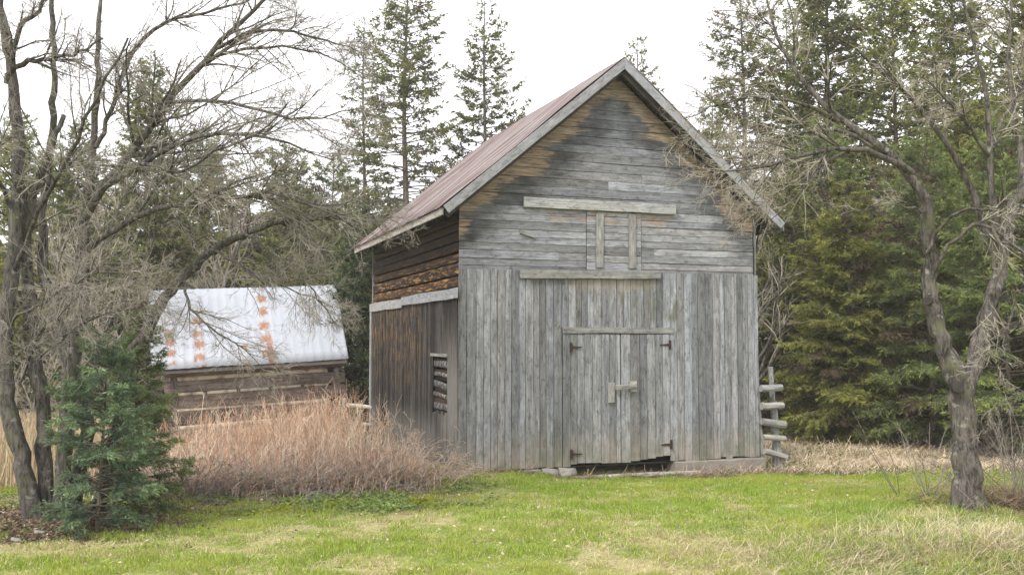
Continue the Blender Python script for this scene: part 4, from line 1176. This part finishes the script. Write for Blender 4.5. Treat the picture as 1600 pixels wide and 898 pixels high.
# brush around the left front corner of the barn and by the reeds
for i, (px, Y, h, sp, n, m_, lab) in enumerate([
    (655, 15.4, .85, 1.4, 60, 'cane', 'pale arching canes at the left front corner of the barn'),
    (608, 16.6, 1.15, 1.3, 46, 'cane', 'dry canes leaning on the dark side boards of the barn'),
    (705, 15.5, .4, 1.1, 50, 'cane', 'low fallen canes below the corner of the barn'),
    (300, 14.2, .9, .9, 26, 'twigd', 'dark arching twigs at the left end of the dry stalks'),
    (470, 14.4, .6, 1.8, 60, 'twig', 'low brown brambles along the edge of the lawn'),
    (380, 14.4, .55, 1.6, 55, 'twig', 'low brown brambles left of the middle of the dry stalks'),
    (570, 14.8, .7, 1.6, 60, 'twig', 'low brown brambles in front of the right part of the dry stalks')]):
    x = pxX(px, Y); shoot_shrub('bramble', lab, 'bush', gzl(x, Y), np.random.default_rng(360 + i), n, h, sp, m_, k=5, k2=4, wob=.17, rad=.006, droop=-.08, rmin=.0035)
print('bare trees done')

# ================================================================== GROUND
def lawn_cols(x, y):
    """how green (0 straw .. 1 lush) the lawn is at a place"""
    g = fbm(x * .55 + 3, y * 1.1 + 8, 4)
    g2 = fbm(x * 2.2 + 30, y * 3.6 + 2, 3)
    g3 = fbm(x * 5.5 + 60, y * 7.0 + 12, 3)
    v = sstep(.31, .56, g * .42 + g2 * .33 + g3 * .25)
    lush = np.exp(-((y - 15.2) / 1.5) ** 2) * sstep(-.5, 1.0, x) * .45 + np.exp(-(((x - 6.2) / 1.6) ** 2 + ((y - 12.0) / .55) ** 2)) * .8
    v = np.clip(v * .85 + lush, 0, 1)
    straw = np.exp(-(((x - 5.1) / 1.5) ** 2 + ((y - 10.5) / .9) ** 2))
    v = v * (1 - .85 * straw)
    return v


def side_of_barn(x, y):
    c, s = math.cos(BA), math.sin(BA); dx, dy = x + .9, y - 16.5
    return c * dx + s * dy, -s * dx + c * dy


def in_barn(x, y, m=.0):
    u, v = side_of_barn(x, y); return (u > -m) & (u < W + m) & (v > -m) & (v < D + m)


def reed_mask(x, y):
    u, v = side_of_barn(x, y)
    edge = 14.15 + .5 * (fbm(x * .8 + 4, y * 0 + 2, 3) - .5) + .10 * (x + 3) * (x > -3)
    m = sstep(-.1, .5, y - edge) * (u < -.15) * (x > -30)
    m = m * sstep(-.9, -1.8, x + .35 * (y - 15) * 1)
    return m * ((u < -.15))


def zones(x, y):
    """weights: lawn, herb, dryfield, litter"""
    u, v = side_of_barn(x, y)
    left_edge = sstep(12.6 + .0 * x, 13.6, y + .8 * (fbm(x * .7, y * .7, 3) - .5)) * sstep(.2, -1.6, x)
    litter = np.exp(-(((x + 6.0) / 1.5) ** 2 + ((y - 12.2) / .9) ** 2) ** 1.5) + .9 * np.exp(-(((x - 6.9) / 1.1) ** 2 + ((y - 13.6) / .9) ** 2) ** 1.5)
    litter = np.clip(litter * 1.3 + .0, 0, 1)
    deb = sstep(1.1, .35, -v) * (v < .1) * sstep(3.8, 4.4, u) * sstep(7.6, 6.6, u)
    base = sstep(.45, .1, -v + .25 * (fbm(u * 2.0, v * 2.0, 2) - .5)) * (v < .1) * (u > -.6) * (u < 7)
    litter = np.maximum(litter, np.maximum(deb * .9, base * .85))
    field = np.maximum(sstep(17.3, 18.6, y + 1.1 * (fbm(x * .8 + 9, y * .8, 3) - .5)) * sstep(4, 5.2, x), 0)
    field = np.maximum(field, sstep(15.5, 17, y) * sstep(-1.0, -2.2, x))
    field = np.maximum(field, sstep(17, 19, y))
    return left_edge, field, litter


def axis(lo, hi, dense0, dense1, fine, coarse):
    a = list(np.arange(dense0, dense1, fine)); v = dense1; st = fine
    while v < hi: a.append(v); st = min(st * 1.18, coarse); v += st
    a.append(hi); v = dense0; st = fine; bck = []
    while v > lo: st = min(st * 1.18, coarse); v -= st; bck.append(v)
    return np.array(sorted(bck) + a)


gx = axis(-700, 700, -9, 10, .10, 40); gy = axis(-60, 900, 7.5, 22, .10, 40)
GX, GY = np.meshgrid(gx, gy); GZ = gz(GX, GY)
nxg, nyg = len(gx), len(gy)
i = np.arange(nxg - 1)[None, :]; j = (np.arange(nyg - 1) * nxg)[:, None]
Fg = np.stack([i + j, i + j + 1, i + j + 1 + nxg, i + j + nxg], -1).reshape(-1, 4)
cx = ((GX[:-1, :-1] + GX[1:, 1:]) / 2).ravel(); cy = ((GY[:-1, :-1] + GY[1:, 1:]) / 2).ravel()
lw = lawn_cols(cx, cy)[:, None]; le, fi, li = [q[:, None] for q in zones(cx, cy)]
C_straw = np.array([.38, .33, .17]); C_green = np.array([.14, .20, .03]); C_field = np.array([.46, .37, .26]); C_herb = np.array([.12, .12, .045]); C_lit = np.array([.10, .075, .055])
gc = C_straw * (1 - lw) + C_green * lw
gc = gc * (1 - le) + C_herb * le
fieldg = (fbm(cx * .6 + 50, cy * 1.2, 3)[:, None])
cf = C_field * (1 - sstep(.5, .62, fieldg)) + np.array([.15, .17, .05]) * sstep(.5, .62, fieldg)
gc = gc * (1 - fi) + cf * fi
gc = gc * (1 - li) + C_lit * li
far = sstep(33, 42, cy)[:, None]; gc = gc * (1 - far) + np.array([.09, .085, .045]) * far
t = NT('ground_soil')
n1 = t.noise(t.obj(), 9, 6, .7); n2 = t.noise(t.obj(), 45, 4, .7)
m1 = t.math('ADD', .55, t.math('ADD', t.math('MULTIPLY', n1, .55), t.math('MULTIPLY', n2, .45)))
vm = t.n('ShaderNodeVectorMath', operation='SCALE'); t.put(vm.inputs[0], t.attr('gcol')); t.put(vm.inputs[3], m1)
M['ground'] = t.out(vm.outputs[0], .95, t.math('ADD', n1, n2), .8, .03, spec=.1)
gme = np_mesh('ground', np.stack([GX.ravel(), GY.ravel(), GZ.ravel()], 1), Fg, M['ground'], None, smooth=True)
# point domain so it blends
vx, vy = GX.ravel(), GY.ravel()
lw = lawn_cols(vx, vy)[:, None]; le, fi, li = [q[:, None] for q in zones(vx, vy)]
gc = C_straw * (1 - lw) + C_green * lw; gc = gc * (1 - le) + C_herb * le
fg = fbm(vx * .6 + 50, vy * 1.2, 3)[:, None]; cf = C_field * (1 - sstep(.5, .62, fg)) + np.array([.15, .17, .05]) * sstep(.5, .62, fg)
gc = gc * (1 - fi) + cf * fi; gc = gc * (1 - li) + C_lit * li
far = sstep(33, 42, vy)[:, None]; gc = gc * (1 - far) + np.array([.09, .085, .045]) * far
a = gme.attributes.new('gcol', 'FLOAT_COLOR', 'POINT'); c4 = np.ones((len(vx), 4), np.float32); c4[:, :3] = gc
a.data.foreach_set('color', c4.ravel())
tag(link('ground', gme), kind='structure')

# far hill
hx = np.linspace(-420, 420, 240); hy = np.linspace(150, 330, 40); HX, HY = np.meshgrid(hx, hy)
HZ = -2 + 34 * np.sin(np.clip((HY - 150) / 180, 0, 1) * PI * .62) * (.75 + .5 * fbm(HX * .008 + 4, HY * .004, 3)) + 3.0 * (fbm(HX * .3, HY * .3, 3) - .5)
i = np.arange(239)[None, :]; j = (np.arange(39) * 240)[:, None]
Fh = np.stack([i + j, i + j + 1, i + j + 241, i + j + 240], -1).reshape(-1, 4)
t = NT('wooded_hill')
c = t.ramp(t.noise(t.obj(), .22, 5, .75), [(.38, (.06, .075, .04)), (.5, (.17, .14, .12)), (.65, (.24, .2, .175))])
M['hill'] = t.out(c, 1.0, t.noise(t.obj(), .5, 4), 1, 1.5)
tag(link('hill', np_mesh('hill', np.stack([HX.ravel(), HY.ravel(), HZ.ravel()], 1), Fh, M['hill'], smooth=True)), kind='structure')


# ================================================================== GRASS
def blades(name, x, y, h, w, lean, col, mat, seg2=True, zoff=0.0):
    N = len(x); rng = np.random.default_rng(N % 9973)
    z = gz(x, y) - .01 + zoff
    a = rng.uniform(0, 2 * PI, N); P = np.stack([x, y, z], 1)
    fa = rng.uniform(0, 2 * PI, N)
    S = np.stack([np.cos(fa), np.sin(fa), 0 * fa], 1) * (w / 2)[:, None]
    Ld = np.stack([np.cos(a), np.sin(a), 0 * a], 1) * (lean * h)[:, None]
    up = np.array([0, 0, 1.])
    M1 = P + Ld * .3 + up * (h * .6)[:, None]; Tp = P + Ld + up * (h * np.sqrt(np.maximum(1 - lean ** 2 * .5, .1)))[:, None]
    V = np.stack([P - S, P + S, M1 + S * .8, M1 - S * .8, Tp], 1).reshape(-1, 3)
    k = np.arange(N)[:, None] * 5
    Q = k + np.array([[0, 1, 2, 3]]); T3 = k + np.array([[3, 2, 4]])
    return np_mesh(name, V, [Q, T3], mat, np.concatenate([col, col]))


def scatter(n, x0, x1, y0, y1, rng):
    return rng.uniform(x0, x1, n), rng.uniform(y0, y1, n)


rng = np.random.default_rng(500)
n = 620000
y = 8.6 + (18.6 - 8.6) * rng.uniform(0, 1, n) ** 1.15; x = rng.uniform(-1, 1, n) * (y * .60 + 1.2)
le, fi, li = zones(x, y)
keep = (~in_barn(x, y, .03)) & (rng.random(n) > np.clip(fi * 1.0 + li * .85 + le * .55, 0, .97))
x, y, le = x[keep], y[keep], le[keep]; n = len(x)
g = np.clip(lawn_cols(x, y) + rng.normal(0, .16, n), 0, 1)
isg = rng.random(n) < (.18 + .80 * g)
h = np.where(isg, rng.uniform(.02, .06, n), rng.uniform(.02, .05, n)) * (.6 + 1.3 * sstep(.35, .7, fbm(x * 3.5, y * 3.5, 3)))
lush = np.exp(-(((x - 4.6) / 1.9) ** 2 + ((y - 11.0) / 1.6) ** 2)) ; h = h * (1 + 1.6 * lush * rng.random(n))
lean = np.where(isg, rng.uniform(.1, .8, n), rng.uniform(.5, 1.6, n))
gr = np.array([.26, .345, .045])[None] * rng.uniform(.6, 1.45, n)[:, None]
gr = gr + (np.array([.40, .42, .08]) - gr) * (sstep(.4, .7, fbm(x * .9 + 70, y * .9, 3)) * .55)[:, None]
st = np.array([.58, .51, .29])[None] * rng.uniform(.6, 1.25, n)[:, None]
col = np.where(isg[:, None], gr, st)
lm = blades('lawn_grass', x, y, h, rng.uniform(.004, .008, n), lean, col, M['blade'])
tag(link('lawn_grass', lm), kind='stuff')

# herbs and moss at the edge of the lawn
n = 60000; x, y = scatter(n, -8, .2, 12.2, 15.2, rng); le, fi, li = zones(x, y)
keep = (rng.random(n) < le * (1 - reed_mask(x, y) * .8) * sstep(.40, .56, fbm(x * 1.4 + 8, y * 2.0, 3))) & (~in_barn(x, y, .03)); x, y = x[keep], y[keep]; n = len(x)
P = np.stack([x, y, gz(x, y) + rng.uniform(.005, .06, n)], 1); d = norm(rng.normal(0, 1, (n, 3)) * [1, 1, .35])
V, Fc = cards(P, d, rng.uniform(.03, .065, n), rng.uniform(.02, .045, n), rng)
cc = np.array([.18, .24, .07])[None] * rng.uniform(.6, 1.5, n)[:, None]; yel = sstep(.55, .68, fbm(x * .8 + 2, y * .8 + 90, 3))[:, None]; cc = cc * (1 - yel) + np.array([.24, .26, .02]) * yel
tag(link('ground_cover', np_mesh('ground_cover', V, Fc, M['blade'], cc)), kind='stuff')

# taller green tufts and long straw at the lower right
n = 6000; a = rng.integers(0, 260, n); tx = rng.normal(5.0, 1.2, 260); ty = rng.normal(11.0, 1.2, 260)
x = tx[a] + rng.normal(0, .06, n); y = ty[a] + rng.normal(0, .06, n); h = rng.uniform(.05, .18, n)
col = np.array([.22, .32, .09])[None] * rng.uniform(.6, 1.5, n)[:, None]
tag(link('tall_grass', blades('tall_grass', x, y, h, rng.uniform(.004, .007, n), rng.uniform(.1, .7, n), col, M['blade'])), kind='stuff')


# fallen straw: curved thin strands lying on the ground
def strands(name, x, y, L, col, rng, r=.0025, lift=.03, rise=.0, n=4, mat='dry'):
    N = len(x); a = rng.uniform(0, 2 * PI, N); z = gz(x, y) + rng.uniform(0, 1, N) * lift
    d = np.stack([np.cos(a), np.sin(a), rng.normal(rise, .12, N)], 1)
    pts, rad = growlvl(rng, np.stack([x, y, z], 1), d, L, np.full(N, r), n, .13, (0, 0, -.02), .5)
    pts[:, :, 2] = np.maximum(pts[:, :, 2], gz(pts[:, :, 0], pts[:, :, 1]) + .004)
    T = norm(np.gradient(pts, axis=1)); S = norm(np.cross(T, np.array([0.2, .1, 1.]))) * rad[..., None]
    V = np.stack([pts - S, pts + S], 2).reshape(-1, 3); k = (np.arange(N) * (n + 1) * 2)[:, None, None]; i_ = (np.arange(n) * 2)[None, :, None]
    Fc = (k + i_ + np.array([0, 1, 3, 2])[None, None]).reshape(-1, 4)
    return np_mesh(name, V, Fc, M[mat], np.repeat(col, n, axis=0))


def strawcol(n, rng, base=(.46, .37, .24)): return np.array(base)[None] * rng.uniform(.55, 1.4, n)[:, None] * (1 + rng.normal(0, .05, (n, 3)))


n = 22000; x = np.where(rng.random(n) < .6, rng.normal(5.3, .9, n), rng.normal(4.6, 1.6, n)); y = rng.normal(10.5, .75, n)
tag(link('straw', strands('straw', x, y, rng.uniform(.10, .5, n), strawcol(n, rng, (.52, .44, .29)), rng, .0022, .08, .05)), kind='stuff')
n = 26; x = rng.normal(5.2, .6, n); y = rng.normal(10.8, .5, n)
tag(link('straw', strands('straw', x, y, rng.uniform(.4, .9, n), strawcol(n, rng, (.55, .5, .33)), rng, .004, .04, .02, n=8)), kind='stuff')
# scattered thatch over the lawn
n = 30000; y = rng.uniform(8.8, 17, n); x = rng.uniform(-1, 1, n) * (y * .56); kk = (rng.random(n) > lawn_cols(x, y) * .9) & (~in_barn(x, y, .05)); x, y = x[kk], y[kk]; n = len(x)
tag(link('thatch', strands('thatch', x, y, rng.uniform(.04, .14, n), strawcol(n, rng, (.5, .44, .26)), rng, .003, .03, .05)), kind='stuff')
# dry field on the right and behind
n = 60000; y = 16.3 + (31 - 16.3) * rng.random(n) ** 1.2; x = rng.uniform(.20, .66, n) * y
le, fi, li = zones(x, y); kk = (rng.random(n) < fi) & (~in_barn(x, y, .1)); x, y = x[kk], y[kk]; n = len(x)
tag(link('dry_grass', strands('dry_grass', x, y, rng.uniform(.15, .5, n), strawcol(n, rng, (.62, .51, .37)), rng, .005, .10, .06)), kind='stuff')
n = 26000; y = 16.3 + (31 - 16.3) * rng.random(n) ** 1.2; x = rng.uniform(.20, .66, n) * y
le, fi, li = zones(x, y); kk = (rng.random(n) < fi * sstep(.46, .56, fbm(x * .6 + 50, y * 1.2, 3))) & (~in_barn(x, y, .1)); x, y = x[kk], y[kk]; n = len(x)
col = np.array([.15, .20, .04])[None] * rng.uniform(.6, 1.4, n)[:, None]
tag(link('field_grass', blades('field_grass', x, y, rng.uniform(.06, .16, n), rng.uniform(.01, .018, n), rng.uniform(.2, .8, n), col, M['blade'])), kind='stuff')
# debris of sticks along the foundation and under the trees
def bscat(n, u0, u1, v0, v1):
    u = rng.uniform(u0, u1, n); v = rng.uniform(v0, v1, n); c, s = math.cos(BA), math.sin(BA)
    return -.9 + c * u - s * v, 16.5 + s * u + c * v
x, y = bscat(2000, 3.9, 7.4, -1.0, -.28); n = len(x)
tag(link('stick_debris', strands('stick_debris', x, y, rng.uniform(.15, .6, n), strawcol(n, rng, (.34, .26, .19)), rng, .005, .06, .04)), kind='stuff')
x, y = bscat(900, -.3, 4.2, -.35, -.10); n = len(x)
tag(link('stick_debris', strands('stick_debris', x, y, rng.uniform(.1, .5, n), strawcol(n, rng, (.33, .25, .17)), rng, .005, .05, .05)), kind='stuff')
n = 1800; x = rng.normal(7.0, .6, n); y = rng.normal(13.4, .6, n)
tag(link('stick_debris', strands('stick_debris', x, y, rng.uniform(.2, .7, n), strawcol(n, rng, (.27, .19, .13)), rng, .005, .2, .15)), kind='stuff')
# leaf litter
n = 42000; x = np.where(rng.random(n) < .7, rng.normal(-5.9, 1.2, n), rng.uniform(-8, 8, n)); y = np.where(x < -3.5, rng.normal(12.3, .8, n), rng.uniform(11.5, 16, n))
le, fi, li = zones(x, y); kk = (rng.random(n) < np.clip(li * 1.2 + le * .35 + .02, 0, 1)) & (~in_barn(x, y, .05)); x, y = x[kk], y[kk]; n = len(x)
P = np.stack([x, y, gz(x, y) + rng.uniform(.004, .03, n)], 1); d = norm(rng.normal(0, 1, (n, 3)) * [1, 1, .3])
V, Fc = cards(P, d, rng.uniform(.03, .07, n), rng.uniform(.02, .05, n), rng)
cc = np.array([.17, .12, .085])[None] * rng.uniform(.4, 1.5, n)[:, None]; w_ = rng.random(n) < .02; cc[w_] = (.5, .46, .4)
tag(link('leaf_litter', np_mesh('leaf_litter', V, Fc, M['dry'], cc)), kind='stuff')


n = 900; y = rng.uniform(9, 16.5, n); x = rng.uniform(-1, 1, n) * (y * .56); kk = ~in_barn(x, y, .1); x, y = x[kk], y[kk]; n = len(x)
P = np.stack([x, y, gz(x, y) + rng.uniform(.02, .045, n)], 1); d = norm(rng.normal(0, 1, (n, 3)) * [1, 1, .25])
V, Fc = cards(P, d, rng.uniform(.03, .06, n), rng.uniform(.02, .045, n), rng)
cc = np.array([.42, .32, .22])[None] * rng.uniform(.3, 1.6, n)[:, None]
tag(link('fallen_leaves', np_mesh('fallen_leaves', V, Fc, M['dry'], cc)), kind='stuff')
n = 260; y = rng.uniform(9, 15.5, n); x = rng.uniform(-1, 1, n) * (y * .56); kk = ~in_barn(x, y, .1); x, y = x[kk], y[kk]; n = len(x)
tag(link('fallen_twigs', strands('fallen_twigs', x, y, rng.uniform(.08, .35, n), strawcol(n, rng, (.22, .18, .14)), rng, .004, .04, .0)), kind='stuff')
# reeds / dry canes
def stalks(name, x, y, h, col_lo, col_hi, r, rng, lean=.12, tops=True, mat='dry'):
    N = len(x); n = 6
    P = np.stack([x, y, gz(x, y) - .02], 1); d = np.stack([rng.normal(0, lean, N), rng.normal(0, lean, N), np.ones(N)], 1)
    pts, rad = growlvl(rng, P, d, h, r, n, .09, (0, 0, 0), .6)
    S = np.stack([np.cos(q := rng.uniform(0, 6.28, N)), np.sin(q), 0 * q], 1)[:, None, :] * rad[..., None]
    V = np.stack([pts - S, pts + S], 2).reshape(-1, 3); k = (np.arange(N) * (n + 1) * 2)[:, None, None]; i_ = (np.arange(n) * 2)[None, :, None]
    Fc = (k + i_ + np.array([0, 1, 3, 2])[None, None]).reshape(-1, 4)
    f = sstep(.35, .75, np.linspace(0, 1, n))[None, :, None]
    col = (col_lo[:, None] * (1 - f) + col_hi[:, None] * f).reshape(-1, 3)
    allV, allF, allC = [V], [Fc], [col]
    if tops:
        P2, D2, L2, R2 = spawn(rng, pts, rad, h, 6, .45, 1.0, .3, .9, .10, .28, up=.6, taperL=.2)
        p2, r2 = growlvl(rng, P2, D2, L2, np.full(len(P2), .0035), 3, .1, (0, 0, 0), .6)
        M_ = len(P2); S2 = norm(np.cross(norm(np.gradient(p2, axis=1)), rng.normal(0, 1, (M_, 1, 3)))) * r2[..., None]
        V2 = np.stack([p2 - S2, p2 + S2], 2).reshape(-1, 3); k = (np.arange(M_) * 8)[:, None, None]; i_ = (np.arange(3) * 2)[None, :, None]
        F2 = (k + i_ + np.array([0, 1, 3, 2])[None, None]).reshape(-1, 4) + len(V)
        allV.append(V2); allF.append(F2); allC.append(np.repeat(np.repeat(col_hi, 6, axis=0), 3, axis=0))
    return np_mesh(name, np.concatenate(allV), np.concatenate(allF), M[mat], np.concatenate(allC))


n = 22000; y = 14.0 + (25 - 14.0) * rng.random(n) ** 1.3; x = -(.02 + rng.random(n) * .66) * y
kk = rng.random(n) < reed_mask(x, y) * (.35 + .65 * sstep(.3, .55, fbm(x * .9, y * .9 + 5, 3))) * sstep(-7.5, -4.6, x); x, y = x[kk], y[kk]; n = len(x)
u, v = side_of_barn(x, y)
inshed = (x < -4.2) & (y > 23.6 + .36 * (x + 4.3))
x, y = x[~inshed], y[~inshed]; n = len(x)
hh = .95 * (.30 + .70 * sstep(14.2, 17.6, y)) * rng.uniform(.35, 1.15, n) * (.40 + 1.25 * fbm(x * 1.3, y * 1.3, 3))
lo = np.array([.62, .52, .40])[None] * rng.uniform(.55, 1.25, n)[:, None]
hi = np.array([.47, .30, .20])[None] * rng.uniform(.6, 1.35, n)[:, None]
mixr = rng.random(n) < .38; hi[mixr] = np.array([.60, .49, .37]) * rng.uniform(.7, 1.2, mixr.sum())[:, None]
tag(link('dry_stalks', stalks('dry_stalks', x, y, hh, lo, hi, rng.uniform(.004, .008, n), rng)), kind='stuff')
n = 16000; y = rng.uniform(14.2, 18, n); x = -(.03 + rng.random(n) * .36) * y
kk = rng.random(n) < reed_mask(x, y); x, y = x[kk], y[kk]; n = len(x)
tag(link('fallen_stalks', strands('fallen_stalks', x, y, rng.uniform(.2, .8, n), strawcol(n, rng, (.36, .28, .22)), rng, .005, .28, .25)), kind='stuff')
# meadow of pale grass on the far left
n = 14000; y = rng.uniform(15, 30, n); x = -(.40 + rng.random(n) * .4) * y
kk = (x < -5.0) & ~((x < -4.2) & (x > -10) & (y > 22 + .36 * (x + 4.3) + 1)); x, y = x[kk], y[kk]; n = len(x)
lo = np.array([.48, .38, .24])[None] * rng.uniform(.6, 1.2, n)[:, None]
tag(link('dry_meadow', stalks('dry_meadow', x, y, rng.uniform(.4, .95, n), lo, lo * .95, rng.uniform(.006, .010, n), rng, tops=False)), kind='stuff')

# stones at the left edge of the lawn and a few by the barn
random.seed(3)
for i, (px, Y, r, lab) in enumerate([(72, 11.6, .06, 'pale flat stone on the leaf litter below the left trunks'), (35, 11.2, .05, 'small pale stone nearest the lower left corner'),
                                      (480, 13.9, .05, 'small pale stone at the edge of the lawn by the dry stalks')]):
    x = pxX(px, Y); b = Boards(); b.log((-r, 0, .02), (r, .02, .02), r * .8, 9, .2, 4, .01, ry=r * .5)
    o = b.build('stone', M['stone'], None, smooth=True); o.location = gzl(x, Y); tag(o, lab, 'stone')

# ================================================================== HAZE
hz = bpy.data.meshes.new('haze')
hx0, hx1, hy0, hy1, hz0, hz1 = -720, 720, -80, 920, -4, 60
hz.from_pydata([(x_, y_, z_) for z_ in (hz0, hz1) for y_ in (hy0, hy1) for x_ in (hx0, hx1)], [],
               [(0, 2, 3, 1), (4, 5, 7, 6), (0, 1, 5, 4), (2, 6, 7, 3), (0, 4, 6, 2), (1, 3, 7, 5)])
hm = bpy.data.materials.new('haze'); hm.use_nodes = True; hm.node_tree.nodes.clear()
pv = hm.node_tree.nodes.new('ShaderNodeVolumePrincipled'); pv.inputs['Color'].default_value = (.97, .98, 1, 1); pv.inputs['Density'].default_value = .0008
ho = hm.node_tree.nodes.new('ShaderNodeOutputMaterial'); hm.node_tree.links.new(pv.outputs[0], ho.inputs['Volume'])
hz.materials.append(hm); tag(link('haze', hz), kind='stuff')

# ================================================================== SKY, SUN, CAMERA
w = bpy.data.worlds.new('World'); scene.world = w; w.use_nodes = True
nt = w.node_tree; nt.nodes.clear()
SUN_EL, SUN_AZ = math.radians(48), math.radians(215)    # azimuth clockwise from +Y; behind the camera, to the left
sky = nt.nodes.new('ShaderNodeTexSky'); sky.sky_type = 'NISHITA'; sky.sun_disc = False
sky.sun_elevation = SUN_EL; sky.sun_rotation = SUN_AZ; sky.dust_density = 3
tc = nt.nodes.new('ShaderNodeTexCoord'); nz = nt.nodes.new('ShaderNodeTexNoise'); nz.inputs['Scale'].default_value = 2.2; nz.inputs['Detail'].default_value = 6
nt.links.new(tc.outputs['Generated'], nz.inputs['Vector'])
cr = nt.nodes.new('ShaderNodeValToRGB'); cr.color_ramp.elements[0].position = .35; cr.color_ramp.elements[0].color = (.80, .79, .83, 1)
cr.color_ramp.elements[1].position = .65; cr.color_ramp.elements[1].color = (.95, .94, .97, 1)
nt.links.new(nz.outputs[0], cr.inputs[0])
sc_ = nt.nodes.new('ShaderNodeVectorMath'); sc_.operation = 'SCALE'; sc_.inputs[3].default_value = 9.5
nt.links.new(cr.outputs[0], sc_.inputs[0])
mx = nt.nodes.new('ShaderNodeMix'); mx.data_type = 'RGBA'; mx.inputs[0].default_value = .93
nt.links.new(sky.outputs[0], mx.inputs[6]); nt.links.new(sc_.outputs[0], mx.inputs[7])
bg = nt.nodes.new('ShaderNodeBackground'); bg.inputs['Strength'].default_value = .10
nt.links.new(mx.outputs[2], bg.inputs[0]); wo = nt.nodes.new('ShaderNodeOutputWorld'); nt.links.new(bg.outputs[0], wo.inputs[0])

sl = bpy.data.lights.new('sun', 'SUN'); sl.energy = 1.7; sl.angle = math.radians(14); sl.color = (1, .965, .91)
so = bpy.data.objects.new('sun', sl); COL.objects.link(so)
dirv = Vector((math.sin(SUN_AZ) * math.cos(SUN_EL), math.cos(SUN_AZ) * math.cos(SUN_EL), math.sin(SUN_EL)))
so.rotation_euler = dirv.to_track_quat('Z', 'Y').to_euler(); so.location = (0, 0, 30)

cam = bpy.data.cameras.new('camera'); cam.sensor_width = 36; cam.lens = 36 * F / 1600; cam.clip_end = 3000; cam.clip_start = .1
co = bpy.data.objects.new('camera', cam); COL.objects.link(co); co.location = (0, 0, CAMH)
co.rotation_euler = (PI / 2 + PITCH, 0, 0); scene.camera = co

vs = scene.view_settings; vs.view_transform = 'Standard'; vs.look = 'None'; vs.gamma = 1; vs.use_curve_mapping = False
vs.exposure = 1.3
scene.cycles.max_bounces = 6; scene.cycles.diffuse_bounces = 3; scene.cycles.transmission_bounces = 3; scene.cycles.transparent_max_bounces = 4
scene.cycles.use_denoising = True; scene.cycles.volume_bounces = 1
print('scene done', len(scene.objects))
